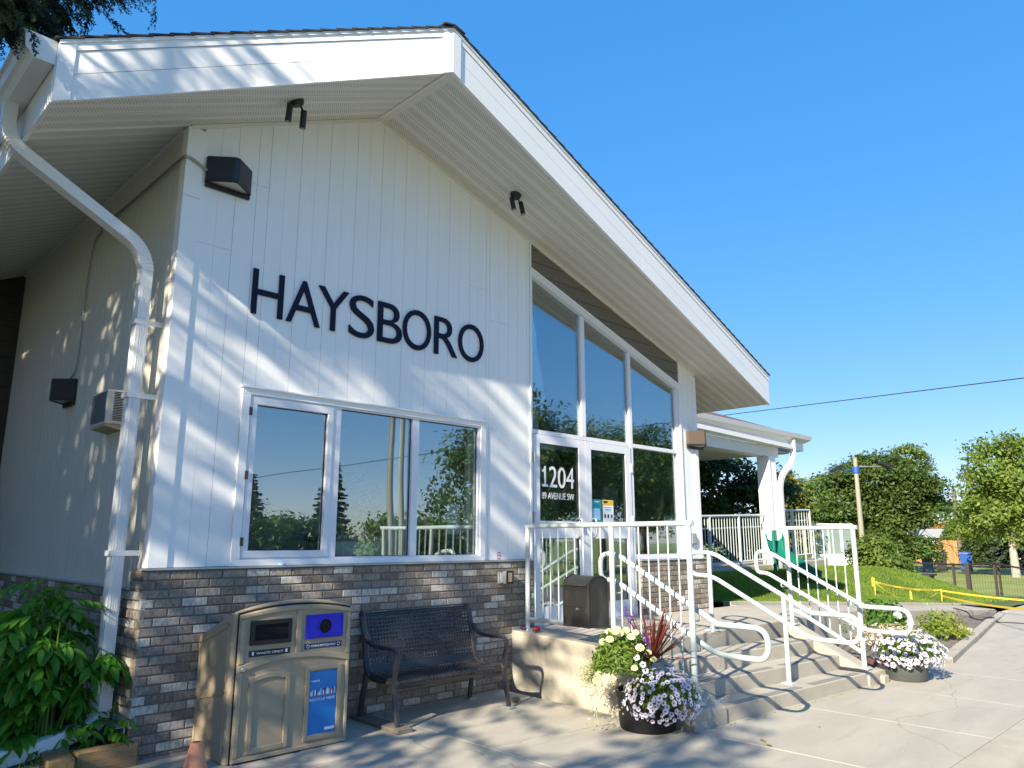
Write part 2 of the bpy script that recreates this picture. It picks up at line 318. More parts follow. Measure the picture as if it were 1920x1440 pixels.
MT = dict(
 siding=M('white siding', (.87,.865,.85), .42, noise=(2.2,.955,1.0), bump=(2.2,.004), stretch=(2.5,1,.35)),
 trim=M('white trim', (.86,.855,.84), .4, noise=(2,.96,1.0)),
 soffit=soffitmat(),
 softrim=M('soffit trim', (.74,.72,.66), .5),
 sidetone=M('side wall siding', (.66,.64,.55), .5, noise=(1.0,.93,1.0)),  # side wall siding, toned darker and warmer than the front
 brick=brickmat(),
 mortar=M('mortar', (.19,.178,.16), .95, noise=(30,.8,1.15), bump=(90,.003)),
 flash=M('metal flashing', (.46,.47,.46), .4, .4),
 shingle=M('shingles', (.028,.025,.026), .9, noise=(120,.6,1.7), bump=(200,.004)),
 shinglebrown=M('brown shingles', (.11,.06,.045), .9, noise=(60,.6,1.6), bump=(90,.006)),
 plank=M('taupe cladding', (.155,.142,.120), .65, noise=(6,.9,1.08), stretch=(.4,1,4)),
 darkclad=M('dark cladding', (.03,.028,.024), .7),
 alum=M('white aluminium frame', (.74,.75,.79), .32, noise=(2,.98,1.0)),
 glass=glassmat('window glass', (.94,.97,.96), .22),
 frost=M('clouded glass', (.20,.26,.25), .25, noise=(3,.9,1.1)),
 gutter=M('white gutter', (.78,.78,.77), .35, noise=(3,.95,1.0)),
 concrete=M('concrete', (.40,.368,.305), .9, noise=(2.2,.86,1.06), bump=(70,.003), stain=(1.4,.5,(.30,.275,.23)), spots=.5),
 slab=M('pavement concrete', (.385,.358,.303), .9, noise=(1.6,.86,1.07), bump=(90,.003), stretch=(.5,1.6,1), stain=(1.3,.4,(.31,.285,.235)), spots=.42),
 grip=M('step strip', (.20,.195,.18), .95, noise=(40,.8,1.2), bump=(120,.003)),
 kerb=M('kerb concrete', (.385,.352,.29), .9, noise=(3,.84,1.08), bump=(60,.004), stain=(1.7,.4,(.36,.33,.28))),
 asphalt=M('asphalt', (.14,.125,.11), .95, noise=(40,.6,1.5), bump=(80,.01)),
 soil=M('soil', (.15,.13,.11), 1, noise=(9,.55,1.5), bump=(22,.03)),
 mulch=M('red mulch', (.14,.055,.03), 1, noise=(25,.5,1.6), bump=(35,.03)),
 gravel=M('gravel', (.14,.145,.15), 1, noise=(60,.4,1.9), bump=(70,.02)),
 lawn=M('lawn soil and thatch', (.075,.115,.028), 1, noise=(3,.8,1.25), bump=(60,.03)),
 field=M('playing field grass', (.21,.25,.058), 1, noise=(.5,.82,1.15), bump=(20,.04), stretch=(.25,1,1)),
 path=M('gravel lane', (.30,.28,.24), 1, noise=(3,.85,1.1)),
 rail=M('powder coated rail', (.45,.52,.515), .35, noise=(5,.96,1.03)),
 navy=M('navy sign letters', (.005,.006,.028), .6, spec=.25),
 blackmetal=M('black lamp metal', (.012,.012,.013), .45),
 bluemetal=M('dark navy lamp housing', (.012,.018,.034), .4),
 brownmetal=M('bronze lamp housing', (.085,.062,.045), .5),
 lens=M('ribbed lamp lens', (.72,.70,.62), .25, noise=(60,.7,1.1), bump=(80,.01)),
 galv=M('galvanised conduit', (.36,.36,.34), .4, .7),
 chrome=M('brushed steel', (.6,.6,.6), .3, .9),
 bin=M('tan moulded plastic', (.385,.315,.215), .85, noise=(260,.78,1.22), bump=(150,.002), spec=.15),
 bindark=M('bin joint shadow gap', (.02,.017,.013), .9),
 black=M('black plastic', (.010,.011,.013), .5),
 hole=M('dark opening', (.003,.003,.003), .9),
 blue=M('blue plastic', (.012,.018,.55), .42),
 bluelabel=M('blue label', (.02,.045,.14), .45),
 blacklabel=M('black label', (.012,.013,.02), .45),
 white=M('white print', (.82,.82,.82), .5),
 bench=M('coated bench steel', (.030,.029,.035), .42, noise=(20,.85,1.2), spec=.6),
 plate=M('galvanised foot', (.42,.43,.44), .45, .6),
 oldwood=M('weathered board', (.17,.145,.115), .9, noise=(9,.7,1.25), stretch=(1,6,6)),
 timber=M('treated timber', (.30,.185,.085), .85, noise=(5,.62,1.25), stretch=(.6,6,6), bump=(30,.004)),
 mailbox=M('worn black mailbox paint', (.018,.018,.018), .42, noise=(9,.75,1.3), stain=(5,.8,(.06,.058,.052)), stretch=(1,1,.5)),
 pot=M('black pot', (.008,.008,.011), .55, spec=.3),
 pot2=M('faded grey pot', (.06,.068,.066), .6, noise=(6,.8,1.2)),
 bark=M('bark', (.085,.068,.052), 1, noise=(8,.55,1.4), stretch=(1,1,.25), bump=(14,.03)),
 palebark=M('pale bark', (.38,.34,.29), 1, noise=(8,.6,1.15), stretch=(1,1,.4)),
 polewood=M('pale pole wood', (.27,.25,.195), .9, noise=(6,.75,1.15), stretch=(1,1,.08)),
 brownpole=M('brown pole wood', (.15,.115,.09), .9, noise=(6,.75,1.2), stretch=(1,1,.08)),
 wire=M('cable', (.02,.02,.022), .6),
 yellow=M('yellow tape', (.66,.50,.05), .5),
 green=M('green slide plastic', (.004,.13,.085), .35),
 bluepl=M('blue bin plastic', (.01,.07,.30), .45),
 blackpl=M('black bin plastic', (.015,.015,.016), .5),
 darkpost=M('dark fence post', (.03,.022,.017), .7),
 cone=M('faded orange plastic', (.62,.25,.13), .6, noise=(12,.8,1.15)),
 conered=M('dark red ring', (.22,.008,.008), .6),
 red=M('red shoe fabric', (.50,.018,.022), .7), purple=M('purple fabric', (.12,.02,.16), .7), sole=M('shoe sole', (.03,.02,.02), .8),
 stone=M('pale stone', (.50,.46,.40), .9, noise=(9,.7,1.15), bump=(20,.01)),
 curtain=M('white curtain', (.88,.88,.83), .85), wallin=M('interior wall', (.78,.78,.74), .8), floorin=M('interior floor', (.12,.10,.08), .6),
 ceilin=M('interior ceiling', (.50,.42,.30), .8), paper=M('paper', (.78,.80,.80), .7), cabinet=M('white cabinet', (.82,.86,.86), .5), terra=M('terracotta', (.40,.13,.055), .8),
 teal=M('teal poster', (.01,.30,.31), .5), amber=M('amber print', (.75,.42,.03), .5), posterblue=M('poster blue', (.005,.18,.52), .4), skyprint=M('pale blue print', (.35,.6,.85), .5),
 stucco=M('pale stucco', (.62,.60,.55), .9), roofbrown=M('brown roof', (.22,.13,.085), .9, noise=(20,.8,1.2)), roofgrey=M('grey roof', (.30,.31,.30), .9), fencewood=M('cedar boards', (.36,.19,.075), .85, noise=(4,.75,1.15), rnd=.18), greyplastic=M('grey plastic', (.30,.31,.31), .5), silver=M('condenser fins', (.5,.55,.6), .3, .85, noise=(30,.7,1.2), stretch=(.2,.2,6)),
 acbody=M('beige air conditioner', (.62,.60,.53), .5), acbase=M('stained air conditioner tray', (.40,.32,.21), .7), flex=M('white corrugated pipe', (.72,.75,.77), .45),
)
LF = dict(
 spruce=leafmat('spruce needles', (.016,.036,.022), (.040,.068,.036), .12, .6),
 bluespruce=leafmat('blue spruce needles', (.05,.085,.07), (.10,.15,.12), .12, .6),
 dark=leafmat('dark green leaves', (.040,.078,.015), (.085,.135,.026), .3),
 mid=leafmat('mid green leaves', (.075,.125,.022), (.15,.21,.04), .35),
 light=leafmat('light green leaves', (.10,.16,.03), (.19,.25,.05), .4),
 yellow=leafmat('yellowing leaves', (.17,.18,.025), (.32,.27,.04), .4),
 willow=leafmat('willow leaves', (.13,.17,.05), (.21,.24,.08), .4),
 orange=leafmat('orange leaves', (.26,.15,.02), (.36,.22,.03), .4),
 hedge=leafmat('hedge leaves', (.020,.045,.012), (.05,.085,.02), .25),
 elder=leafmat('elder leaves', (.035,.15,.014), (.13,.31,.035), .45, .38),
 bedgreen=leafmat('bed plant leaves', (.05,.13,.025), (.13,.24,.04), .4),
 bedyellow=leafmat('yellow green shrub leaves', (.12,.20,.025), (.30,.31,.05), .4),
 potgreen=leafmat('planter leaves', (.07,.14,.02), (.17,.25,.04), .4),
 silverleaf=leafmat('silver filler leaves', (.34,.36,.22), (.52,.52,.36), .3),
 grass=leafmat('grass blades', (.10,.17,.025), (.20,.28,.045), .4),
 drybloom=leafmat('cream and bronze blooms', (.30,.17,.06), (.80,.76,.62), .3),
 cordyline=leafmat('burgundy spikes', (.10,.022,.018), (.24,.065,.045), .3, .4),
)
PETAL = leafmat('pale lavender petals', (.52,.48,.74), (.70,.68,.84), .3)
PETALW = leafmat('white petals', (.64,.60,.78), (.80,.78,.86), .3)
THROAT = M('dark violet throat', (.05,.012,.12), .6)
CREAM = leafmat('cream yellow petals', (.84,.76,.40), (.88,.86,.66), .3)
VIOLET = leafmat('violet petals', (.10,.02,.28), (.22,.06,.42), .3)

def gz(x, y):
    """height of the pavement"""
    return .055 + .008*y + .008*max(0, min(x, 4))*max(0, 1 + y/2.4)

# ================================================================== the ground
def struct(o): o['kind'] = 'structure'; return o
g = MB(); g.add([(-900,-900,-.16),(900,-900,-.16),(900,900,-.16),(-900,900,-.16)], [(0,1,2,3)])
struct(g.build('ground', MT['field']))
g = MB(); g.box(-60, 120, -13.5, -4.44, -.4, -.105)
struct(g.build('road', MT['asphalt']))
# kerb of the street: rounded nose
g = MB(); prof = [(-4.15,-.3),(-4.15,.018),(-4.30,.014),(-4.36,.004),(-4.40,-.02),(-4.43,-.06),(-4.45,-.12),(-4.45,-.3)]
xs = [-40,-20,-8,-2,2.6,7.1,11.6,16.1,25,60]
for a, b in zip(xs, xs[1:]):
    g.hexa([(a+.004,y,z) for y,z in prof], [(b-.004,y,z) for y,z in prof])
struct(g.build('street_kerb', MT['kerb'], smooth=True))

# pavement: cast slabs with struck joints
def yback(x):
    if x < 3.55: return -.02
    if x < 7.15: return -2.15
    if x < 9.1: return -2.42 - (x-7.15)*.185
    return -2.78 + (x-9.1)*(1.26/8.2)
sw = MB(); sw.box(-30, 3.5, -4.148, 0, -.3, -.02); sw.box(3.5, 7.2, -4.148, -2.2, -.3, -.02); sw.add([(7.2,-4.148,-.02),(40,-4.148,-.02),(40,1.4,-.02),(17.3,-1.5,-.02),(9.1,-2.8,-.02),(7.2,-2.45,-.02)], [(0,1,2,3,4,5)])
sidewalk = struct(sw.build('pavement', MT['kerb']))
jx = [-6.0,-4.4,-2.8,-1.2,.4,2.0,3.6,5.2,6.8,8.4,11.6,14.8,18.0,20,23,27,32,40]
for i, (a, b) in enumerate(zip(jx, jx[1:])):
    a2, b2 = a+.0035, b-.0035
    def slab(pts):
        m = MB(); m.hexa([(x,y,-.1) for x,y in pts], [(x,y,gz(x,y)) for x,y in pts])
        return m.build('paving_slab', MT['slab'], sidewalk, bevel=.004, seg=2)
    if b <= 2.0+1e-6 or a < 3.5 and b <= 3.6+1e-6:
        slab([(a2,-2.39),(b2 if b<3.6 else 3.55,-2.39),(b2 if b<3.6 else 3.55,-.03),(a2,-.03)]); slab([(a2,-4.145),(b2,-4.145),(b2,-2.40),(a2,-2.40)])
    else:
        ya, yb = (-2.2,-2.2) if b <= 6.81 else (yback(max(a,7.2)), yback(b))
        if 6.7 < a < 7: slab([(a2,-4.145),(b2,-4.145),(b2,yback(b2)),(7.2,yback(7.2)),(7.15,-2.4),(a2,-2.35)])
        elif a < 18: slab([(a2,-4.145),(b2,-4.145),(b2,yb),(a2,ya)])
        else: slab([(a2,-4.145),(b2,-4.145),(b2,-1.3+(b-18)*.02),(a2,-1.3+(a-18)*.02)])

# ================================================================== the hall
hall = empty('community_hall', (0,0,0), 0, 'white community hall with a prow gable roof, vertical siding and a brick base', 'building')
XR, ZR = 1.848, 5.921
def zs(x): return ZR - .457*(XR-x) if x < XR else ZR - .31*(x-XR)
XL, XE = -1.20, 8.97                       # eaves
def yf(x): return -.55 + (x-XL)/(XR-XL)*(-.59) if x < XR else -1.14 + (x-XR)/(XE-XR)*.56
FH = .45
# --- wall core behind the cladding, with the openings left free
core = MB()
def wallpoly(poly, y0=.024, y1=.16): core.hexa([(x,y0,z) for x,z in poly], [(x,y1,z) for x,z in poly])
def topz(x): return zs(x)+.05
wallpoly([(-.04,.0),(.58,.0),(.58,topz(.58)),(-.04,topz(-.04))])
wallpoly([(.58,.0),(3.34,.0),(3.34,1.395),(.58,1.395)])
wallpoly([(.58,2.845),(3.34,2.845),(3.34,topz(3.34)),(XR,topz(XR)),(.58,topz(.58))])
wallpoly([(3.34,.0),(4.09,.0),(4.09,topz(4.09)),(3.34,topz(3.34))])
hz = lambda x: 4.839 - .314*(x-4.079)
wallpoly([(4.09,hz(4.09)-.02),(7.26,hz(7.26)-.02),(7.26,topz(7.26)),(4.09,topz(4.09))])
wallpoly([(7.26,.0),(7.68,.0),(7.68,topz(7.68)),(7.26,topz(7.26))])
wallpoly([(6.13,.0),(7.26,.0),(7.26,1.345),(6.13,1.345)])
core.box(-.044,.09,.17,12,0,5.06); core.box(7.55,7.68,.17,12,0,4.1)
core.hexa([(-.04,11.9,0),(7.68,11.9,0),(7.68,11.9,4.1),(XR,11.9,5.9),(-.04,11.9,5.05)], [(-.04,12,0),(7.68,12,0),(7.68,12,4.1),(XR,12,5.9),(-.04,12,5.05)])
core.build('wall', MT['mortar'], hall)
# --- interior
it = MB(); it.box(-.0,7.6,.17,11.8,.4,.6); it.build('interior_floor', MT['floorin'], hall)
it = MB(); it.box(3.86,3.95,.17,4.6,.6,5.2); it.box(.0,7.55,4.6,4.7,.6,3.2); it.box(.0,3.86,2.3,2.4,.6,3.0); it.box(.095,.10,.17,4.6,.6,5); it.box(7.50,7.545,.17,4.6,.6,4.1)  # includes a nearer office back wall, added to brighten the room
it.build('interior_wall', MT['wallin'], hall)
it = MB()
it.hexa([(3.95,.17,zs(3.95)-.3),(7.55,.17,zs(7.55)-.3),(7.55,4.6,zs(7.55)-.3),(3.95,4.6,zs(3.95)-.3)], [(3.95,.17,zs(3.95)-.2),(7.55,.17,zs(7.55)-.2),(7.55,4.6,zs(7.55)-.2),(3.95,4.6,zs(3.95)-.2)])
it.box(.1,3.86,.17,4.6,3.0,3.05); it.build('interior_ceiling', MT['ceilin'], hall)

# --- front siding: panels of two planks
siding = MB().build('front_siding', MT['siding'], hall)
PW = .305
def panel(x0, x1, z0, z1f, name='siding_panel', parent=siding, mat=None):
    m = MB(); xm = (x0+x1)/2; pcs = [(x0+.0018, xm-.0008), (xm+.0008, x1-.0018)] if x1-x0 > .2 else [(x0+.0018, x1-.0018)]
    for a, b in pcs:
        segs = [(a,b)] if not (a < XR < b) else [(a,XR),(XR,b)]
        for c, d in segs:
            zc, zd = (z1f(c), z1f(d)) if callable(z1f) else (z1f, z1f)
            m.hexa([(c,0,z0),(d,0,z0),(d,.022,z0),(c,.022,z0)], [(c,0,zc),(d,0,zd),(d,.022,zd),(c,.022,zc)])
    return m.build(name, mat or MT['siding'], parent)
joints = {0:4.04, 1:4.72, 10:4.40, 11:4.06}
x = .061; i = 0
SZ = lambda x: zs(x) - .045
while x < 4.06:
    a, b = x, min(x+PW, 4.075)
    lo, hi = 1.392, SZ
    cuts = []
    if b <= .56+1e-3 or a >= 3.36: cuts.append((a,b,1.392))
    elif a < .56 < b: cuts += [(a,.556,1.392),(.556,b,2.872)]
    elif a < 3.36 < b: cuts += [(a,3.364,2.872),(3.364,b,1.392)]
    else: cuts.append((a,b,2.872))
    for c, d, z in cuts:
        if i in joints: panel(c, d, z, joints[i]-.0012); panel(c, d, joints[i]+.0012, SZ)
        else: panel(c, d, z, SZ)
    x += PW; i += 1
# pillar right of the entrance
for a, b in ((7.29,7.50),(7.50,7.70)): panel(a, b, 1.352, SZ)
# trims
def trim(name, fn, parent=siding, mat='trim', **k):
    m = MB(); fn(m); return m.build(name, MT[mat], parent, **k)
for z0, z1 in ((1.392,4.407),(4.411,SZ(0))):
    trim('corner_trim', lambda m: (m.box(-.085,.058,-.014,.006,z0,z1), m.box(-.085,-.066,.006,.10,z0-.0,z1)))
trim('corner_trim', lambda m: (m.box(7.63,7.72,-.012,.010,1.352,SZ(7.72)-.01),))
trim('frieze_trim', lambda m: (m.hexa([(-.06,-.016,SZ(-.06)),(XR,-.016,SZ(XR)),(XR,.01,SZ(XR)),(-.06,.01,SZ(-.06))], [(-.06,-.016,zs(-.06)-.004),(XR,-.016,zs(XR)-.004),(XR,.01,zs(XR)-.004),(-.06,.01,zs(-.06)-.004)])), mat='softrim')
trim('frieze_trim', lambda m: (m.hexa([(XR,-.016,SZ(XR)),(7.72,-.016,SZ(7.72)),(7.72,.01,SZ(7.72)),(XR,.01,SZ(XR))], [(XR,-.016,zs(XR)-.004),(7.72,-.016,zs(7.72)-.004),(7.72,.01,zs(7.72)-.004),(XR,.01,zs(XR)-.004)])), mat='softrim')
trim('jamb_trim', lambda m: m.hexa([(4.078,-.014,.64),(4.10,-.014,.64),(4.10,.05,.64),(4.078,.05,.64)], [(4.078,-.014,SZ(4.078)),(4.10,-.014,SZ(4.1)),(4.10,.05,SZ(4.1)),(4.078,.05,SZ(4.078))]))
trim('jamb_trim', lambda m: m.hexa([(7.262,-.014,1.352),(7.288,-.014,1.352),(7.288,.05,1.352),(7.262,.05,1.352)], [(7.262,-.014,SZ(7.262)),(7.288,-.014,SZ(7.288)),(7.288,.05,SZ(7.288)),(7.262,.05,SZ(7.262))]))
trim('sill_flashing', lambda m: m.box(-.135,4.09,-.066,.01,1.376,1.388), mat='flash')
trim('sill_flashing', lambda m: m.box(6.12,7.89,-.068,.01,1.338,1.350), mat='flash')

# --- taupe lap cladding over the entrance glazing
gab = MB().build('gable_cladding', MT['plank'], hall)
z = 3.88
while z < 5.22:
    # plank between z and z+.155 clipped to the sloping band
    lo = lambda x: max(z, hz(x)+.005); hi = lambda x: min(z+.152, SZ(x))
    xs_ = [4.102 + k*(7.260-4.102)/60 for k in range(61)]
    ok = [q for q in xs_ if hi(q) > lo(q)+.002]
    if ok:
        m = MB(); a, b = ok[0], ok[-1]; st = [q for q in ok]
        lo_, hi_ = [(q,lo(q)) for q in st], [(q,hi(q)) for q in st]
        poly = lo_ + hi_[::-1]
        n = len(poly)
        m.add([(q,.006 - .010*(1-(zz-z)/.155),zz) for q,zz in poly] + [(q,.024,zz) for q,zz in poly], [tuple(reversed(range(n)))] + [(k,(k+1)%n,n+(k+1)%n,n+k) for k in range(n)])
        m.build('plank', MT['plank'], gab)
    z += .155

# --- side wall siding (faces the shrub bed)
side = MB().build('side_siding', MT['sidetone'], hall)
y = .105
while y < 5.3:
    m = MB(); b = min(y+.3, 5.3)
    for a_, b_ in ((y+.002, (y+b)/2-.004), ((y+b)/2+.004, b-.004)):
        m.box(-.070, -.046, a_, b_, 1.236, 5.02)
    m.build('siding_panel', MT['sidetone'], side); y += .3
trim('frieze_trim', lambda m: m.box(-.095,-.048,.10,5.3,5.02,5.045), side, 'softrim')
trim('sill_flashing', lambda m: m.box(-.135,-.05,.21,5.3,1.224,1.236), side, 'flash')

# ------------------------------------------------------------------ brick base
BL, BH, PIT, CRS = .193, .0575, .203, .0677
bk_full = MB()
def brickshape(L):
    m = MB(); c = .004; d = .035
    vs = [(0,c,0),(L,c,0),(L,c,BH),(0,c,BH),(c,0,c),(L-c,0,c),(L-c,0,BH-c),(c,0,BH-c),(0,d,0),(L,d,0),(L,d,BH),(0,d,BH)]
    fs = [(4,5,6,7),(0,1,5,4),(1,2,6,5),(2,3,7,6),(3,0,4,7),(1,0,8,9),(3,2,10,11),(0,3,11,8),(2,1,9,10)]
    return vs, fs
bmesh_cache = {}
def brickmesh(L):
    k = round(L, 2)
    if k not in bmesh_cache:
        m = MB(); m.add(*brickshape(k)); bmesh_cache[k] = m.mesh('brick', MT['brick'])
    return bmesh_cache[k], k
bricks = []                                # (distance key, position, rotation, length, wall)
def run(wall, u0, u1, ztop, zbot, place, rz):
    n = 0; z = ztop - CRS
    while z > zbot - CRS*.5:
        u = u0; off = (PIT/2 if n % 2 else 0) + random.uniform(-.006,.006)
        first = True
        while u < u1 - .02:
            L = BL if not (first and n % 2) else BL - PIT/2
            first = False
            L = min(L, u1 - u)
            if L > .03:
                p, q = place(u, L, z + random.uniform(-.001,.001))
                bricks.append(((Vector(q)-CAM).length, p, rz, L, wall))
            u += L + (PIT-BL)
        n += 1; z -= CRS
bw_f = MB(); bw_f.box(-.112,4.085,-.042,.02,.0,1.376); bw_f = bw_f.build('brick_wall', MT['mortar'], hall)
bw_s = MB(); bw_s.box(-.112,-.05,.0,5.3,.0,1.224); bw_s.box(-.112,-.05,.0,.20,1.224,1.376); bw_s = bw_s.build('brick_wall', MT['mortar'], hall)
bw_r = MB(); bw_r.box(6.14,7.86,-.044,.02,.5,1.338); bw_r.box(7.70,7.86,.02,3.0,.5,1.338); bw_r = bw_r.build('brick_wall', MT['mortar'], hall)
J = lambda: random.uniform(-.0015,.0015)
run(bw_f, -.12, 4.085, 1.374, .02, lambda u,L,z: ((u,-.052+J(),z),(u,-.05,z)), 0)
run(bw_r, 6.13, 7.87, 1.337, .55, lambda u,L,z: ((u,-.054+J(),z),(u,-.05,z)), 0)
# side: runs away from the corner; rotated so the face looks to -x
run(bw_s, -.05, .205, 1.374, 1.24, lambda u,L,z: ((-.122+J(),u+L,z),(-.12,u,z)), -pi/2)
run(bw_s, -.05, 5.3, 1.374-2*CRS-.012, .02, lambda u,L,z: ((-.122+J(),u+L,z),(-.12,u,z)), -pi/2)
def hidden(b):
    p = b[1]
    if b[4] is bw_f: return (.42 < p[0] < 1.2 and p[2] < .95) or p[0] > 3.85 or p[2] < .05 and p[0] < .3
    if b[4] is bw_s: return p[1] > 1.6 or p[2] < .25 or (p[1] > .45 and p[2] < 1.0)
    return True
vis = sorted([b for b in bricks if not hidden(b)], key=lambda b: b[0])[:298]
keep = set(id(b) for b in vis)
rest = {}
for b in bricks:
    if id(b) in keep:
        me, L = brickmesh(b[3]); o = link('brick', me, b[4]); o.location = b[1]; o.rotation_euler = (0,0,b[2]); o.scale = (b[3]/L,1,1)
    else:
        m = rest.setdefault(b[4].name, (b[4], MB()))[1]; vs, fs = brickshape(b[3]); R = Matrix.Rotation(b[2],3,'Z')
        m.add([R @ Vector(v) + Vector(b[1]) for v in vs], fs)
for wall, m in rest.values(): m.build('brickwork', MT['brick'], wall)['kind'] = 'stuff'

# ------------------------------------------------------------------ roof
roof = MB()
top = FH + .02
for (a, b) in ((XL, XR), (XR, XE)):
    roof.hexa([(a,yf(a)+.03,zs(a)+.10),(b,yf(b)+.03,zs(b)+.10),(b,12.4,zs(b)+.10),(a,12.4,zs(a)+.10)],
              [(a,yf(a)+.03,zs(a)+top-.015),(b,yf(b)+.03,zs(b)+top-.015),(b,12.4,zs(b)+top-.015),(a,12.4,zs(a)+top-.015)])
roof = roof.build('roof', MT['shingle'], hall)
# shingle courses, stepped
def course(a, b):
    m = MB(); ov = .03
    def P(x, dy, dz): return (x, yf(x)-ov+dy, zs(x)+top+dz)
    lo, hi = (a, b) if b <= XR else (b, a)          # lower end of the course first
    sgn = 1 if hi > lo else -1
    x0, x1 = lo - sgn*.03, hi
    m.hexa([P(x0,0,.004),(x0,12.4,zs(x0)+top+.004),(x1,12.4,zs(x1)+top-.012),P(x1,0,-.012)],
           [P(x0,0,.018),(x0,12.4,zs(x0)+top+.018),(x1,12.4,zs(x1)+top+.002),P(x1,0,.002)])
    return m.build('shingle_course', MT['shingle'], roof)
n = 22
for k in range(n): course(XL + (XR-XL)*k/n, XL + (XR-XL)*(k+1)/n)
n = 46
for k in range(n): course(XR + (XE-XR)*k/n, XR + (XE-XR)*(k+1)/n)
m = MB(); m.hexa([(XR-.13,yf(XR)-.03,ZR+top-.055+.022),(XR,yf(XR)-.03,ZR+top+.006),(XR,12.4,ZR+top+.006),(XR-.13,12.4,ZR+top-.055+.022)],[(XR-.13,yf(XR)-.03,ZR+top-.055+.036),(XR,yf(XR)-.03,ZR+top+.022),(XR,12.4,ZR+top+.022),(XR-.13,12.4,ZR+top-.055+.036)])
m.hexa([(XR,yf(XR)-.03,ZR+top+.006),(XR+.13,yf(XR)-.03,ZR+top-.04+.022),(XR+.13,12.4,ZR+top-.04+.022),(XR,12.4,ZR+top+.006)],[(XR,yf(XR)-.03,ZR+top+.022),(XR+.13,yf(XR)-.03,ZR+top-.04+.036),(XR+.13,12.4,ZR+top-.04+.036),(XR,12.4,ZR+top+.022)])
m.build('ridge_cap', MT['shingle'], roof)
# fascia boards (three per rake) and end trims
def fboard(a, b, f0, f1, out, name='fascia', mat='trim'):
    m = MB()
    def P(x, f, d): return (x, yf(x)+d, zs(x)+FH*f)
    m.hexa([P(a,f0,-out),P(b,f0,-out),P(b,f0,.03),P(a,f0,.03)], [P(a,f1,-out),P(b,f1,-out),P(b,f1,.03),P(a,f1,.03)])
    return m.build(name, MT[mat], roof)
for a, b in ((XL+.10, XR-.10), (XR+.10, 5.2), (5.204, XE-.005)):
    fboard(a, b, .0, .425, .0); fboard(a, b, .435, .825, .0); fboard(a, b, .835, .965, .008)
for a, b in ((XL, XL+.10), (XR-.10, XR), (XR, XR+.10)): fboard(a, b, -.012, .965, .012, 'fascia_trim')
for a, b in ((XL, XR), (XR, XE)): fboard(a, b, .967, 1.03, .018, 'drip_edge', 'trim')
for a, b in ((XL+.1, XR-.1), (XR+.1, XE)): fboard(a, b, -.02, -.002, .004, 'fascia_trim')
# side fascias
m = MB(); m.box(XL-.004,XL+.02,yf(XL)+.02,12.4,zs(XL)-.0,zs(XL)+FH); m.build('fascia', MT['trim'], roof)
m = MB(); m.box(XE-.02,XE+.004,yf(XE)+.02,12.4,zs(XE)-.0,zs(XE)+FH+.0); m.build('fascia', MT['trim'], roof)
# soffit: panels run along the rake in front of the wall, across the eave beside it
def soff(pts, u, v, name='soffit_panel'):
    """pts: (x,y) corners; u, v: functions giving panel coordinates"""
    me = bpy.data.meshes.new(name); n = len(pts)
    vs = [(x,y,zs(x)+dz(x)) for x,y in pts] + [(x,y,zs(x)+dz(x)+.012) for x,y in pts]
    fs = [tuple(reversed(range(n)))] + [tuple(range(n,2*n))] + [(k,(k+1)%n,n+(k+1)%n,n+k) for k in range(n)]
    me.from_pydata(vs, [], fs); me.materials.append(MT['soffit'])
    uv = me.uv_layers.new(name='UVMap')
    for lp in me.loops:
        x, y, _ = me.vertices[lp.vertex_index].co; uv.data[lp.index].uv = (u(x,y), v(x,y))
    return link(name, me, roof)
dz = lambda x: 0.0
def clip_front(a, b, y0, y1):
    """panel strip between y0>y1 (towards the fascia) clipped by the fascia line, for x in [a,b]"""
    f = lambda x: yf(x)+.028
    pts = [(a,y0),(b,y0)]
    # lower edge: max(y1, f(x))
    fa, fb = f(a), f(b)
    if fa >= y0 and fb >= y0: return None
    def xat(y): return a + (y-fa)/(fb-fa)*(b-a)
    P = []
    if fb < y0: P.append((b,y0))
    else: P.append((xat(y0),y0))
    lowb = max(y1, fb)
    if fb < y0:
        P.append((b, lowb))
        if (fa > y1) != (fb > y1): P.append((xat(y1), y1))
    else:
        if fa < y1 < fb: P.append((xat(y1), y1))
    if fa < y0: P.append((a, max(y1, fa))); P.append((a, y0))
    else: P.append((xat(y0), y0))
    # drop duplicates
    out = []
    for p in P:
        if not out or (abs(p[0]-out[-1][0])+abs(p[1]-out[-1][1])) > 1e-4: out.append(p)
    if len(out) > 2 and abs(out[0][0]-out[-1][0])+abs(out[0][1]-out[-1][1]) < 1e-4: out.pop()
    return out if len(out) > 2 else None
def area(p): return sum(p[i][0]*p[(i+1)%len(p)][1]-p[(i+1)%len(p)][0]*p[i][1] for i in range(len(p)))
for a, b, brk in ((XL+.02, XR-.055, None), (XR+.055, XE-.02, (3.4, 5.3, 4.3, 6.4))):
    y0 = -.004; k = 0
    while y0 > -1.2:
        y1 = y0 - .3
        ends = [a, b] if not brk else [a, brk[k % 4], b]
        for c, d in zip(ends, ends[1:]):
            pts = clip_front(c+.002, d-.002, y0-.003, y1+.003)
            if pts:
                if area(pts) < 0: pts = pts[::-1]
                soff(pts, lambda x,y: x, lambda x,y,yy=y0: yy-y)
        y0 = y1; k += 1
# ridge trim under the soffit
m = MB(); m.hexa([(XR-.06,yf(XR)+.03,zs(XR-.06)-.006),(XR,yf(XR)+.03,ZR-.010),(XR+.06,yf(XR)+.03,zs(XR+.06)-.006),(XR,yf(XR)+.03,ZR+.02)], [(XR-.06,-.004,zs(XR-.06)-.006),(XR,-.004,ZR-.010),(XR+.06,-.004,zs(XR+.06)-.006),(XR,-.004,ZR+.02)])
m.build('soffit_trim', MT['softrim'], roof)
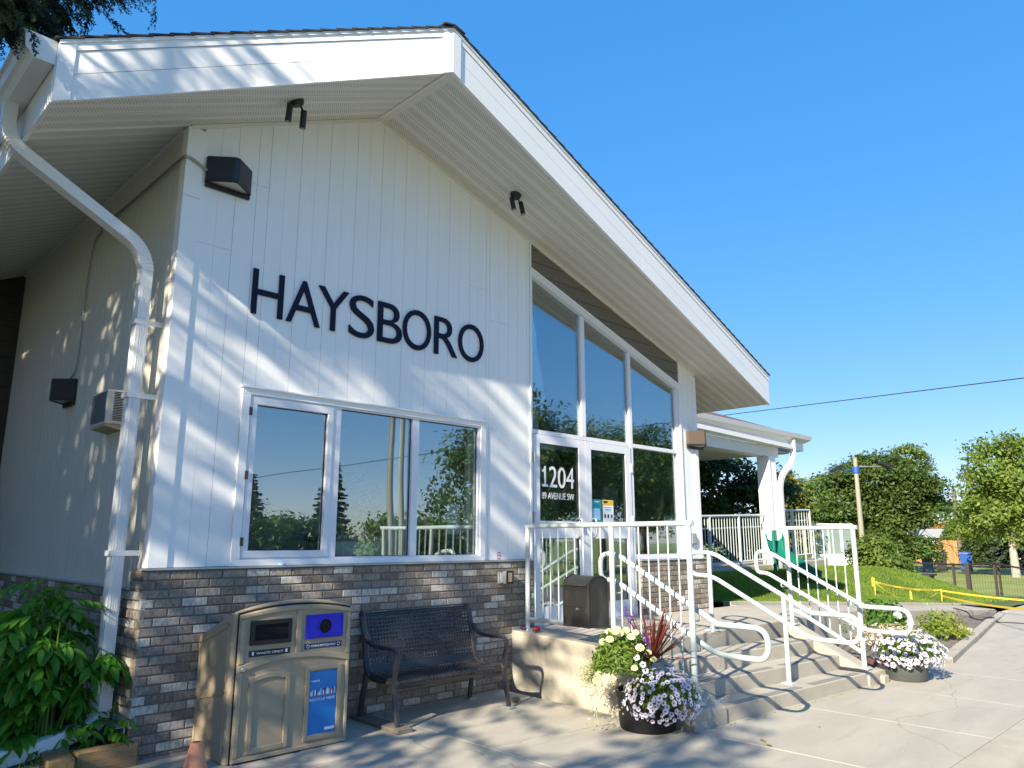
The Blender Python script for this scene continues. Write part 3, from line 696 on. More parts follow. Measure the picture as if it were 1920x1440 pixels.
# eave soffit on the shrub side and beyond the pillar
y = .004
while y < 5.3:
    soff([(XL+.02,y+.003),(-.07,y+.003),(-.07,y+.297),(XL+.02,y+.297)], lambda x,y: x, lambda x,yy,y=y: yy-y); y += .3
y = .004
while y < 2.4:
    soff([(7.72,y+.003),(XE-.02,y+.003),(XE-.02,y+.297),(7.72,y+.297)], lambda x,y: x, lambda x,yy,y=y: yy-y); y += .3
m = MB()
m.hexa([(XL+.02,-.006,zs(XL)-.004),(-.07,-.006,zs(-.07)-.004),(-.07,.008,zs(-.07)-.004),(XL+.02,.008,zs(XL)-.004)], [(XL+.02,-.006,zs(XL)+.02),(-.07,-.006,zs(-.07)+.02),(-.07,.008,zs(-.07)+.02),(XL+.02,.008,zs(XL)+.02)])
m.build('soffit_trim', MT['softrim'], roof); m = MB()
m.hexa([(7.72,-.03,zs(7.72)-.005),(XE-.02,-.03,zs(XE)-.005),(XE-.02,.02,zs(XE)-.005),(7.72,.02,zs(7.72)-.005)], [(7.72,-.03,zs(7.72)+.02),(XE-.02,-.03,zs(XE)+.02),(XE-.02,.02,zs(XE)+.02),(7.72,.02,zs(7.72)+.02)])
m.build('soffit_trim', MT['softrim'], roof)

# dark wing at the far end of the shrub bed
wing = MB(); wing.box(-5.0,-.05,5.32,5.5,0,5.4); wing = wing.build('side_wing', MT['darkclad'], hall)
for k in range(26):
    m = MB(); m.box(-5.0,-.072,5.300,5.318,.12+k*.2,.12+k*.2+.19); m.build('lap_board', MT['darkclad'], wing)

# ------------------------------------------------------------------ gutter and downspout on the shrub side
gp = [(-1.206,4.99),(-1.216,4.99),(-1.216,4.81),(-1.33,4.81),(-1.36,4.85),(-1.385,4.87),(-1.395,4.95),(-1.415,4.96),(-1.415,4.99),(-1.405,4.99),(-1.405,4.968),(-1.386,4.96),(-1.376,4.88),(-1.352,4.862),(-1.325,4.82),(-1.206,4.82)]
m = MB(); y0, y1 = -.53, 6.5
n = len(gp); m.add([(x,y0,z) for x,z in gp] + [(x,y1,z) for x,z in gp], [(k,(k+1)%n,n+(k+1)%n,n+k) for k in range(n)])
gut = m.build('gutter', MT['gutter'], hall)
m = MB(); cap = [(-1.206,4.985),(-1.206,4.808),(-1.332,4.808),(-1.363,4.85),(-1.388,4.87),(-1.398,4.95),(-1.418,4.96),(-1.418,4.992)]
m.hexa([(x,y0-.004,z) for x,z in cap], [(x,y0+.002,z) for x,z in cap]); m.build('end_cap', MT['gutter'], gut)
DY = .26
pts = fillet([(-1.30,DY,4.82),(-1.30,DY,4.52),(-.225,DY,3.93),(-.225,DY,.50)], [.1,.26,.2,.1], 12)
m = MB(); m.rtube(pts, .088, .115, (0,1,0)); down = m.build('downspout', MT['gutter'], hall)
m = MB()                                   # flutes
for off in (-.024,-.008,.008,.024):
    m.box(-.225+off-.003,-.225+off+.003,DY-.0615,DY-.057,.55,3.62)
    m.box(-.273,-.268,DY+off*1.2-.003,DY+off*1.2+.003,.55,3.62)
m.build('flute', MT['gutter'], down)
m = MB()                                   # crimped elbow rings
for q0, q1, cnt in (((-1.30,DY,4.52),0,0),): pass
P3 = [Vector(p) for p in pts]
for i in range(2, len(P3)-2):
    t = (P3[i+1]-P3[i-1]).normalized()
    turn = (P3[i+1]-P3[i]).angle(P3[i]-P3[i-1]) if (P3[i]-P3[i-1]).length > 1e-6 and (P3[i+1]-P3[i]).length > 1e-6 else 0
    if turn > .01: m.rtube([P3[i]-t*.004, P3[i]+t*.004], .094, .121, (0,1,0))
m.build('elbow_crimp', MT['gutter'], down)['kind'] = 'stuff'
for z in (3.32, 2.72, 1.50):
    m = MB(); m.box(-.288,-.165,DY-.066,DY-.059,z-.02,z+.02); m.box(-.288,-.281,DY-.059,DY+.066,z-.02,z+.02); m.box(-.165,-.07,DY-.066,DY-.059,z-.02,z+.02)
    m.build('bracket', MT['gutter'], down)

# ------------------------------------------------------------------ office window
win = empty('office_window'); win.parent = hall
m = MB()
for b in ((.556,3.364,2.815,2.870),(.556,3.364,1.390,1.44),(.556,.632,1.44,2.815),(3.29,3.364,1.44,2.815)): m.box(b[0],b[1],-.022,.02,b[2],b[3])
m.build('casing', MT['trim'], win, bevel=.003)
m = MB(); m.box(.54,3.378,-.040,.0,2.868,2.882); m.build('head_flashing', MT['trim'], win)
m = MB()
for b in ((.632,3.29,2.80,2.815),(.632,3.29,1.44,1.452),(1.452,1.535,1.452,2.80),(2.37,2.45,1.452,2.80),(3.265,3.29,1.452,2.80)): m.box(b[0],b[1],-.004,.06,b[2],b[3])
m.build('frame', MT['alum'], win, bevel=.002)
m = MB()
for b in ((.638,1.448,2.735,2.80),(.638,1.448,1.454,1.512),(.638,.70,1.512,2.735),(1.392,1.448,1.512,2.735)): m.box(b[0],b[1],-.014,.05,b[2],b[3])
m.build('sash', MT['alum'], win, bevel=.004)
for x0, x1, z0, z1, y in ((.70,1.392,1.512,2.735,.020),(1.535,2.37,1.452,2.80,.030),(2.45,3.265,1.452,2.80,.030)):
    m = MB(); m.box(x0,x1,y,y+.006,z0,z1); m.build('pane', MT['glass'], win)
    m = MB()
    for b in ((x0,x0+.006,z0,z1),(x1-.010,x1,z0,z1),(x0+.006,x1-.010,z1-.008,z1),(x0+.006,x1-.010,z0,z0+.005)): m.box(b[0],b[1],y-.003,y-.0005,b[2],b[3])
    m.build('gasket', MT['black'], win)
for z in (2.67,2.13,1.585):
    m = MB(); m.box(.622,.650,-.026,-.015,z-.035,z+.035); m.box(.632,.640,-.032,-.026,z-.03,z+.03); m.build('hinge', MT['brownmetal'], win)

# ------------------------------------------------------------------ entrance glazing and doors
ent = empty('entrance_glazing'); ent.parent = hall
gtop = lambda x: hz(x) - .062
m = MB(); Y0, Y1 = .02, .12
def bar(x0, x1, z0, z1): m.hexa([(x0,Y0,z0),(x1,Y0,z0),(x1,Y1,z0),(x0,Y1,z0)], [(x0,Y0,z1 if not callable(z1) else z1(x0)),(x1,Y0,z1 if not callable(z1) else z1(x1)),(x1,Y1,z1 if not callable(z1) else z1(x1)),(x0,Y1,z1 if not callable(z1) else z1(x0))])
for a, b in ((4.101,4.152),(7.196,7.261)): bar(a, b, .64, gtop)
for a, b in ((5.05,5.132),): bar(a, b, 2.886, gtop)
bar(6.052, 6.118, .64, gtop)
m.build('mullion', MT['alum'], ent, bevel=.003)
m = MB()
m.hexa([(4.101,Y0-.03,gtop(4.101)+.001),(7.262,Y0-.03,gtop(7.262)+.001),(7.262,Y1,gtop(7.262)+.001),(4.101,Y1,gtop(4.101)+.001)], [(4.101,Y0-.03,hz(4.101)),(7.262,Y0-.03,hz(7.262)),(7.262,Y1,hz(7.262)),(4.101,Y1,hz(4.101))])
m.build('head_rail', MT['alum'], ent)
m = MB(); m.hexa([(4.08,-.035,hz(4.08)-.001),(7.30,-.035,hz(7.30)-.001),(7.30,.02,hz(7.30)-.001),(4.08,.02,hz(4.08)-.001)], [(4.08,-.035,hz(4.08)+.022),(7.30,-.035,hz(7.30)+.022),(7.30,.02,hz(7.30)+.022),(4.08,.02,hz(4.08)+.022)]); m.build('head_flashing', MT['trim'], ent)
m = MB(); m.box(4.152,7.196,Y0+.002,Y1,2.834,2.885); m.box(6.118,7.196,Y0+.002,Y1,1.352,1.418); m.build('transom', MT['alum'], ent, bevel=.003)
for x0, x1 in ((4.152,5.05),(5.132,6.052),(6.118,7.196)):
    m = MB(); m.hexa([(x0,.055,2.885),(x1,.055,2.885),(x1,.061,2.885),(x0,.061,2.885)], [(x0,.055,gtop(x0)),(x1,.055,gtop(x1)),(x1,.061,gtop(x1)),(x0,.061,gtop(x0))]); m.build('pane', MT['glass'], ent)
m = MB(); m.box(6.118,7.196,.055,.061,1.418,2.834); m.build('pane', MT['glass'], ent)
def door(x0, x1, g0, g1, hinge_x):
    d = empty('entrance_door'); d.parent = hall
    m = MB(); ys, ye = .012, .062
    for b in ((x0,g0,.66,2.828),(g1,x1,.66,2.828),(g0,g1,2.728,2.828),(g0,g1,1.622,1.822),(g0,g1,.66,.858)): m.box(b[0],b[1],ys,ye,b[2],b[3])
    m.build('leaf_frame', MT['alum'], d, bevel=.003)
    for z0, z1 in ((1.822,2.728),(.858,1.622)):
        m = MB(); m.box(g0,g1,.030,.036,z0,z1); m.build('pane', MT['glass'], d)
        m = MB(); m.box(g1-.012,g1,.022,.0295,z0,z1); m.box(g0,g1-.012,.022,.0295,z1-.008,z1); m.build('gasket', MT['black'], d)
    for z in (2.55,1.86,.85):
        m = MB(); m.box(hinge_x-.014,hinge_x+.014,-.006,.012,z-.06,z+.06); m.tube([(hinge_x,-.008,z-.06),(hinge_x,-.008,z+.06)], .008); m.build('hinge', MT['greyplastic'], d)
    return d
dl = door(4.156, 5.085, 4.262, 4.968, 4.148); dr = door(5.092, 6.048, 5.212, 5.93, 6.05)
# pull handle: two D-shaped grips either side of the meeting stiles
for dd, xa, xb in ((dl,4.900,5.045),(dr,5.130,5.235)):
    m = MB(); m.tube(fillet([(xa+.0,.012,1.86),(xa+.0,-.055,1.86),(xa+.0,-.055,1.64),(xa+.0,.012,1.64)], .03), .011) if False else None
m = MB(); m.tube(fillet([(4.93,.012,1.862),(4.93,-.06,1.862),(4.93,-.06,1.645),(4.93,.012,1.645)], .035), .012); m.build('pull_handle', MT['chrome'], dl, smooth=True)
m = MB(); m.tube(fillet([(5.205,.012,1.862),(5.205,-.06,1.862),(5.205,-.06,1.645),(5.205,.012,1.645)], .035), .012); m.build('pull_handle', MT['chrome'], dr, smooth=True)
m = MB(); m.box(5.005,5.05,-.002,.012,1.69,1.79); m.lathe([(.014,0),(.014,.01),(.008,.014)], (5.027,-.002,1.72), 12, Matrix.Rotation(pi/2,3,'X')); m.build('lock', MT['chrome'], dl)
m = MB(); m.box(4.152,6.05,-.03,.1,.632,.658); m.build('threshold', MT['flash'], ent)

# ------------------------------------------------------------------ lettering
def textmesh(s, x0, x1, z0, z1, depth, name, mat, parent=None, y=0.0, T=None, font_bold=0):
    """flat letters fitted into the box x0..x1, z0..z1 on a wall facing -y"""
    cu = bpy.data.curves.new('txt', 'FONT'); cu.body = s; cu.size = 1; cu.extrude = .01; cu.offset = font_bold; cu.resolution_u = 6
    o = bpy.data.objects.new('txt', cu); COL.objects.link(o)
    dg = bpy.context.evaluated_depsgraph_get(); me = bpy.data.meshes.new_from_object(o.evaluated_get(dg))
    bpy.data.objects.remove(o); bpy.data.curves.remove(cu)
    n = len(me.vertices); co = np.empty(n*3); me.vertices.foreach_get('co', co); co = co.reshape(-1,3)
    mn, mx = co.min(0), co.max(0)
    q = np.empty_like(co)
    q[:,0] = x0 + (co[:,0]-mn[0])/(mx[0]-mn[0])*(x1-x0)
    q[:,2] = z0 + (co[:,1]-mn[1])/(mx[1]-mn[1])*(z1-z0)
    q[:,1] = y - (co[:,2]-mn[2])/(mx[2]-mn[2])*depth
    if T is not None: q = np.array([T(*p) for p in q])
    me.vertices.foreach_set('co', q.ravel()); me.materials.clear(); me.materials.append(mat); me.update()
    return link(name, me, parent)

# ================================================================== steps, landing, walkway, bed
def LT(x, y, z): return Q(x, y, z)
steps = empty('concrete_steps', (0,0,0), 0, 'pale concrete landing and flight of four steps below the glazed entrance', 'steps')
SX0, SX1, CK0, CK1 = .47, 3.20, .0, 3.47
YF = [-2.36, -2.055, -1.755, -1.46]; ZT = [.17, .32, .465, .612]
zl = lambda y: .612 + (.66-.612)*min(1,max(0,(y+1.46)/1.46))
def cpart(name, fn, mat='concrete', bevel=.012):
    m = MB(); fn(m); return m.build(name, MT[mat], steps, bevel=bevel, seg=3)
for i in range(3):
    cpart('step', lambda m: m.box(SX0-.02, SX1+.02, YF[i], YF[i+1]+.05, -.1, ZT[i], LT))
cpart('landing', lambda m: m.hexa([Q(0,-1.46,-.1),Q(5.0,-1.05,-.1),Q(5.0,.2,-.1),Q(0,.06,-.1)], [Q(0,-1.46,.612),Q(5.0,-1.05,.612),Q(5.0,.2,.655),Q(0,.06,.66)]))
for i in range(3):
    for a, b in ((SX0+.17, 1.83), (2.03, SX1-.12)):
        cpart('grip_strip', lambda m: m.box(a, b, YF[i]+.012, YF[i]+.10, ZT[i]-.003, ZT[i]+.0035, LT), 'grip', 0)
for x0, x1, zf in ((.0,SX0,.195),(SX1,CK1,.17)):
    cpart('cheek_wall', lambda m: m.hexa([Q(x0,-2.38,-.1),Q(x1,-2.38,-.1),Q(x1,-1.44,-.1),Q(x0,-1.44,-.1)], [Q(x0,-2.38,zf),Q(x1,-2.38,zf-.02),Q(x1,-1.44,.618),Q(x0,-1.44,.622)]))
# walkway that falls from the landing to the pavement
WK0, WK1 = Vector((8.62,-.80,.6)), Vector((17.95,-1.20,.09))
BK0, BK1 = Vector((8.70,.15,.63)), Vector((18.9,-.62,.09))
m = MB(); N = 6
walk = MB(); walk.hexa([(WK0.x,WK0.y,-.2),(WK1.x,WK1.y,-.2),(BK1.x,BK1.y,-.2),(BK0.x,BK0.y,-.2)], [WK0,WK1,BK1,BK0])
walkway = struct(walk.build('walkway', MT['concrete'], bevel=.015))
m = MB()
for i in range(7):
    a, b = i/7+.001, (i+1)/7-.001
    p, q = BK0.lerp(BK1,a), BK0.lerp(BK1,b)
    m = MB(); m.hexa([p+Vector((0,.0,-.2)),q+Vector((0,.0,-.2)),q+Vector((0,.14,-.2)),p+Vector((0,.14,-.2))],[p+Vector((0,.0,.05)),q+Vector((0,.0,.05)),q+Vector((0,.14,.05)),p+Vector((0,.14,.05))]); m.build('edging_block', MT['kerb'], walkway, bevel=.01)
# planting bed
bed = MB(); bn = 26
for i in range(bn):
    for j in range(10): pass
def bedz(x, y): return .085 + .035*sin(x*2.3+1)*cos(y*2.9) + .10*max(0,min(1,(9.5-x)/2.5))*max(0,min(1,(y+2.5)/1.2))
gx = np.linspace(6.9, 17.6, 60); vs = []; fs = []
for i, x in enumerate(gx):
    ya = yback(x)+.16; yb_ = -.78 - (x-8.6)*.043 if x > 8.6 else -1.35
    for j in range(12):
        y = ya + (max(yb_,ya+.02)-ya)*j/11; vs.append((x,y,bedz(x,y) if 0 < j < 11 else bedz(x,y)))
for i in range(59):
    for j in range(11): fs.append((i*12+j,(i+1)*12+j,(i+1)*12+j+1,i*12+j+1))
bed = MB().add(vs, fs); struct(bed.build('planting_bed', MT['soil'], smooth=True))
m = MB(); vs = []; fs = []
for i in range(16):
    for j in range(10):
        x = 6.98 + i*.075; y = -2.35 + j*.11; vs.append((x,y,bedz(x,y)+.012+.012*sin(i*2.1)*cos(j*1.7)))
for i in range(15):
    for j in range(9): fs.append((i*10+j,(i+1)*10+j,(i+1)*10+j+1,i*10+j+1))
struct(m.add(vs,fs).build('mulch_patch', MT['mulch'], smooth=True))
kb = None
kpts = [7.24,8.3,9.1,10.6,12.1,13.6,15.1,16.6,17.7]
kparent = MB(); kparent.box(7.3,7.4,-2.75,-2.7,-.2,-.05); kparent = struct(kparent.build('bed_kerb', MT['kerb']))
for a, b in zip(kpts, kpts[1:]):
    a2, b2 = a+.003, b-.003; ya, yb_ = yback(a2)+.005, yback(b2)+.005; h = lambda x: .115 if x < 16.5 else .07
    m = MB(); m.hexa([(a2,ya,-.15),(b2,yb_,-.15),(b2,yb_+.16,-.15),(a2,ya+.16,-.15)], [(a2,ya,h(a)),(b2,yb_,h(b)),(b2,yb_+.15,h(b)+.004),(a2,ya+.15,h(a)+.004)])
    m.build('kerb_block', MT['kerb'], kparent, bevel=.018, seg=3)
m = MB(); m.box(3.475,3.60,-2.42,-1.5,-.1,.115,LT); m.build('kerb_block', MT['kerb'], kparent, bevel=.012)

# ------------------------------------------------------------------ railings
RR = .0245
def railing(label, x, ya, yb, posts, bars, bottom):
    r = empty('guard_railing', Q(x, (ya+yb)/2, .6), A4, label, 'railing', 'guard railings of the entrance steps')
    inv = lambda p: Vector((0, p[0]-(ya+yb)/2, p[1]-.6))
    def P(pts, rad, name, n=10):
        m = MB(); m.tube([inv(p) for p in pts], rad, n); return m.build(name, MT['rail'], r, smooth=True)
    P([(ya+.03,1.752),(yb-.03,1.752)], RR, 'top_rail')
    for y, zb, zt in posts:
        P([(y,zb),(y,zt)], RR+.002, 'post', 12)
        m = MB(); c = inv((y,zb)); sl = 0
        m.box(c.x-.055,c.x+.055,c.y-.06,c.y+.06,c.z-.006,c.z+.010); m.build('base_plate', MT['rail'], r)
    P(fillet([Vector((0,)+p) if False else Vector((0,p[0],p[1])) for p in bottom], .10, 5) and [tuple(v)[1:] for v in fillet([Vector((0,p[0],p[1])) for p in bottom], .10, 5)], RR, 'bottom_rail')
    def zbot(y):
        for (a, za), (b, zb_) in zip(bottom, bottom[1:]):
            if min(a,b) <= y <= max(a,b): return za + (zb_-za)*(y-a)/(b-a)
        return bottom[-1][1]
    for y in bars: P([(y,zbot(y)),(y,1.74)], .0075, 'baluster', 6)
    return r
lb = [-.25-.1205*k for k in range(10) if abs(-.25-.1205*k+1.36) > .05]
lb += [-1.36-.1145*k for k in range(1,8)]
railing('pale guard railing on the near side of the steps, carrying the black mailbox', .16, -.13, -2.30, [(-.13,.657,1.752),(-1.36,.62,1.752),(-2.28,.225,1.752)], lb, [(-.13,.765),(-1.40,.775),(-1.55,.74),(-2.28,.36)])
railing('pale guard railing on the far side of the steps above the flower bed', 3.30, -1.45, -2.31, [(-1.45,.612,1.752),(-2.29,.20,1.752)], [-1.57-.118*k for k in range(6)], [(-1.45,.765),(-1.52,.765),(-1.62,.72),(-2.29,.36)])
def handrail(label, x, posts, off, y_top=-.98, loop_top=True):
    h = empty('handrail', Q(x, -1.8, .6), A4, label, 'handrail', 'double handrails of the entrance steps')
    inv = lambda y, z: Vector((off, y+1.8, z-.6))
    m = MB()
    Z1, Z2 = 1.468, 1.212
    if loop_top:
        loop = [(-1.29,Z1),(y_top,Z1),(y_top,Z2),(-1.26,Z2)]
        lo = fillet([inv(*p) for p in [(-2.44,.885),(-1.30,1.468),(y_top,1.468),(y_top,1.212),(-1.27,1.212),(-2.42,.632),(-2.92,.632),(-2.92,.885),(-2.44,.885),(-2.0,1.11)][:9]], [.1,.12,.125,.125,.12,.12,.125,.125,.1], 8)
        m.tube(lo, .0245, 12); m.build('rail_pipe', MT['rail'], h, smooth=True)
    else:
        lo = fillet([inv(*p) for p in [(y_top,1.468),(-1.27,1.468),(-2.44,.885),(-2.92,.885),(-2.92,.632),(-2.42,.632),(-1.24,1.212),(y_top,1.212)]], [.1,.15,.12,.125,.125,.12,.15,.1], 8)
        m.tube(lo, .0245, 12); m.build('rail_pipe', MT['rail'], h, smooth=True)
    for y, zb, zt in posts:
        m = MB(); m.tube([inv(y,zb), inv(y,zt)], .0245, 12); m.build('post', MT['rail'], h, smooth=True)
        c = inv(y,zb); m = MB(); m.box(c.x-.055,c.x+.055,c.y-.055,c.y+.055,c.z-.003,c.z+.012); m.build('base_plate', MT['rail'], h)
    return h
hm = handrail('double handrail standing free in the middle of the steps on two posts', 1.93, [(-1.25,.614,1.455),(-2.145,.172,1.02)], 0)
hl = handrail('double handrail on the near side of the steps beside the burgundy spiky planter', .30, [], 0, y_top=-1.08)
hr = handrail('double handrail on the far side of the steps reaching towards the flower bed', 3.10, [], 0, y_top=-1.13)
for h, sgn, ys in ((hl,-1,(-1.36,-2.26)),(hr,1,(-1.45,-2.29))):
    for y in ys:
        for top, low in ((1.468,.885),(1.212,.632)):
            z = top + max(0,(-1.30-y))*-.5 - .03
            if y < -2.2: z = (1.468 if top > 1.3 else 1.212) - (abs(y)-1.29)*.507 - .02
            m = MB(); p = Vector((0, y+1.8, z-.6)); q = Vector((sgn*(.14 if sgn < 0 else .19), y+1.8, z-.6-.055))
            m.tube(fillet([p, p+Vector((0,0,-.055)), q], .02, 4), .007, 6); m.build('bracket', MT['rail'], h)

# ------------------------------------------------------------------ things on the wall
sign = empty('wall_sign', (2.0,-.001,3.73), 0, 'large dark navy raised letters reading HAYSBORO on the white siding', 'sign')
for ch, x0, x1, over in (('H',.575,.872,0),('A',.908,1.25,0),('Y',1.222,1.552,0),('S',1.562,1.850,.008),('B',1.893,2.190,0),('O',2.200,2.566,.008),('R',2.612,2.932,0),('O',2.948,3.318,.008)):
    o = textmesh(ch, x0-2.0, x1-2.0, 3.525-over-3.73, 3.935+over-3.73, .016, 'letter', MT['navy'], sign, y=-.003, font_bold=-.003)
    o['label'] = 'navy letter ' + ch
for s, x0, x1, z0, z1 in (('204',4.442,4.893,2.215,2.468),('89 AVENUE SW',4.308,4.888,2.078,2.156)):
    o = textmesh(s, x0, x1, z0, z1, .0015, 'door_number', MT['white'], dl, y=.0295, font_bold=0)

m = MB(); f_ = lambda a,b: (4.308+.112*a, 2.222+.243*b)
for poly in ([(.40,0),(.66,0),(.66,1),(.46,1),(.40,.97)],[(.05,0),(.395,0),(.395,.10),(.05,.10)],[(.665,0),(1,0),(1,.10),(.665,.10)],[(.02,.80),(.02,.70),(.395,.70),(.395,.93),(.30,.84),(.15,.805)]):
    q = [f_(*p) for p in poly]; m.hexa([(x,.0280,z) for x,z in q], [(x,.0295,z) for x,z in q])
m.build('door_number', MT['white'], dl)
def wallpack(name, label, loc, rz, housing, wdt=.40, hgt=.20, dep=.17, group=None):
    t = empty(name, loc, rz, label, 'wall light', group)
    h = wdt/2; plan = [(-h,0),(-h,-.035),(-.02,-dep),(.02,-dep),(h,-.035),(h,0)]
    plan = plan[::1]
    m = MB(); m.hexa([(x,y,-.0) for x,y in plan], [(x,y,hgt) for x,y in plan]); m.build('housing', housing, t, bevel=.006)
    small = [(x*.99,y*.985) for x,y in plan]
    m = MB(); m.hexa([(x*.9,y*.9-.004,-.012) for x,y in plan], [(x*.9,y*.9-.004,-.001) for x,y in plan]); m.build('lens', MT['lens'], t)
    m = MB()
    for (a, b) in zip(plan, plan[1:]):
        m.hexa([(a[0],a[1],-.022),(b[0],b[1],-.022),(b[0]*.9,b[1]*.9-.004,-.022),(a[0]*.9,a[1]*.9-.004,-.022)],[(a[0],a[1],-.001),(b[0],b[1],-.001),(b[0]*.9,b[1]*.9-.004,-.001),(a[0]*.9,a[1]*.9-.004,-.001)])
    m.build('lens_rim', MT['blackmetal'], t)
    m = MB(); m.box(-h*.98,h*.98,-.028,.0,-.06,-.023); m.build('back_plate', MT['blackmetal'], t)
    return t
wallpack('wall_light', 'dark navy wedge shaped wall light high beside the corner of the white gable', (.285,-.004,4.60), 0, MT['bluemetal'], .40, .21, .18)
wallpack('wall_light', 'bronze wall light on the pillar right of the glazed entrance', (7.62,-.004,2.99), 0, MT['brownmetal'], .42, .20, .20)
wallpack('wall_light', 'small black wall light on the shaded side wall below a thin cable', (-.072,2.55,2.995), -pi/2, MT['blackmetal'], .34, .205, .19)
# conduit feeding the corner light, running back under the eave
m = MB(); m.tube(fillet([(.13,-.03,4.66),(-.05,-.03,4.74),(-.105,-.03,4.74),(-.105,.05,4.74),(-.10,1.2,4.74),(-.10,2.1,4.74)], .03), .012, 8)
tag(m.build('conduit', MT['galv'], smooth=True), 'thin grey conduit running from the corner wall light along the side wall', 'conduit')
m = MB(); m.tube(fillet([(-.086,2.1,4.72),(-.086,2.35,4.66),(-.086,2.42,4.3),(-.086,2.42,3.45),(-.086,2.45,3.28),(-.11,2.54,3.20)], .15), .008, 6)
tag(m.build('cable', MT['galv'], smooth=True), 'thin cable dropping down the shaded side wall to the small black light', 'cable')
def soffit_spot(label, x, y, tilt, az):
    nrm = Vector((.457 if x < XR else -.31, 0, -1)).normalized() if x < XR else Vector((-.31,0,-1)).normalized()
    nrm = Vector((.457,0,-1)).normalized() if x < XR else Vector((-.31,0,-1)).normalized()
    t = empty('soffit_spotlight', (x,y,zs(x)), 0, label, 'spotlight', 'twin spotlights under the gable soffit')
    R = (-nrm).to_track_quat('Z','Y').to_matrix()
    m = MB(); m.lathe([(.0,-.045),(.05,-.04),(.062,-.02),(.066,-.001)][::1], (0,0,0), 20, R); m.build('canopy', MT['blackmetal'], t, smooth=True)
    for dx, dyy, ll in ((-.06,.0,-.03),(.065,-.02,-.075)):
        p0 = nrm*.03 + Vector((dx*.5,0,0)); p1 = Vector((dx,dyy,-.07+ll*.5)); ax = Vector((dx*.25, tilt, -1)).normalized()
        m = MB(); m.tube([p0, p1], .009, 8); m.build('arm', MT['blackmetal'], t)
        m = MB(); m.tube([p1 - ax*.03, p1 + ax*.13], .027, 14); c = m.build('lamp_head', MT['blackmetal'], t, smooth=True)
        m = MB(); m.tube([p1 + ax*.1305, p1 + ax*.1325], .021, 14); m.build('lamp_glass', MT['greyplastic'], c)
soffit_spot('black twin spotlight under the left soffit above the big letters', .63, -.485, .1, 0)
soffit_spot('black twin spotlight under the right soffit slope near the glazing', 3.40, -.441, -.25, 0)
# air conditioner through the side wall
ac = empty('air_conditioner', (-.07,1.03,2.573), 0, 'beige window air conditioner sticking out of the shaded side wall', 'air conditioner')
m = MB(); m.box(-.145,0,-.14,.27,.0,.297); m.build('case', MT['acbody'], ac, bevel=.008)
m = MB(); m.box(-.150,-.1455,-.12,.26,.02,.28); m.build('condenser', MT['silver'], ac)
for k in range(18):
    m = MB(); m.box(-.095,-.02,-.1425,-.139,.03+k*.0142,.037+k*.0142); m.build('vent_slot', MT['hole'], ac)
m = MB(); m.hexa([(-.145,-.13,-.02),(0,-.13,-.05),(0,.26,-.05),(-.145,.26,-.02)],[(-.145,-.13,-.002),(0,-.13,-.002),(0,.26,-.002),(-.145,.26,-.002)]); m.build('drip_tray', MT['acbase'], ac)
# intercom box, sticker, small things
ic = empty('intercom', (3.57,-.055,1.21), 0, 'grey box with a black framed keypad on the brick beside the railing', 'intercom')
m = MB(); m.box(-.055,.10,-.03,.0,-.06,.06); m.build('back_box', MT['greyplastic'], ic)
m = MB(); m.box(-.01,.095,-.085,-.03,-.062,.065); m.build('housing', MT['greyplastic'], ic)
m = MB(); m.box(-.012,.097,-.092,-.0855,-.066,.069); m.build('bezel', MT['black'], ic, bevel=.003)
m = MB(); m.box(.015,.07,-.0945,-.0925,-.045,.05); m.build('keypad', MT['acbase'], ic)
m = MB(); m.box(-.045,-.012,-.034,-.0305,-.05,.05); m.build('white_face', MT['white'], ic)
st = empty('sticker', (3.585,-.001,1.435), 0, 'tiny red and white sticker on the siding just above the brick ledge', 'sticker')
m = MB(); m.box(-.022,.022,-.0015,-.0003,-.036,.036); m.build('backing', MT['red'], st)
m = MB(); m.lathe([(.014,0),(.014,.0008)], (0,-.0016,.016), 14, Matrix.Rotation(pi/2,3,'X')); m.lathe([(.014,0),(.014,.0008)], (0,-.0016,-.016), 14, Matrix.Rotation(pi/2,3,'X')); m.build('print', MT['white'], st)
jb = empty('junction_box', (7.45,-.003,1.62), 0, 'square grey metal box on the white pillar above the brick pier', 'junction box')
m = MB(); m.box(-.07,.07,-.035,.0,-.08,.08); m.build('case', MT['greyplastic'], jb, bevel=.004); m = MB(); m.box(-.05,.05,-.042,-.0355,-.06,.06); m.build('cover', MT['flash'], jb)
# notices inside the right hand door
def poster(name, label, x0, x1, z0, z1, y, base, bits):
    t = empty(name, ((x0+x1)/2, y, z0), 0, label, 'notice'); m = MB(); w_ = (x1-x0)/2
    m.box(-w_, w_, -.001, .0, 0, z1-z0); m.build('sheet', base, t)
    for (a, b, c, d, mm) in bits:
        m = MB(); m.box(-w_+a*2*w_, -w_+b*2*w_, -.0018, -.0011, c*(z1-z0), d*(z1-z0)); m.build('print', mm, t)
    return t
poster('door_notice', 'teal notice with a pale text block on the glass of the right door', 5.222, 5.418, 1.825, 2.107, .029, MT['teal'], [(.12,.85,.10,.60,MT['skyprint']),(.3,.75,.88,.92,MT['white']),(.15,.8,.70,.76,MT['posterblue'])])
poster('door_notice', 'white notice with a yellow heading on the glass of the right door', 5.446, 5.664, 1.825, 2.107, .029, MT['paper'], [(.0,1.0,.76,.99,MT['amber']),(.05,.45,.86,.95,MT['red']),(.15,.85,.64,.67,MT['posterblue']),(.2,.8,.57,.595,MT['posterblue']),(.2,.8,.51,.53,MT['posterblue']),(.12,.27,.20,.36,MT['black']),(.42,.57,.20,.36,MT['black']),(.74,.9,.20,.36,MT['posterblue'])])
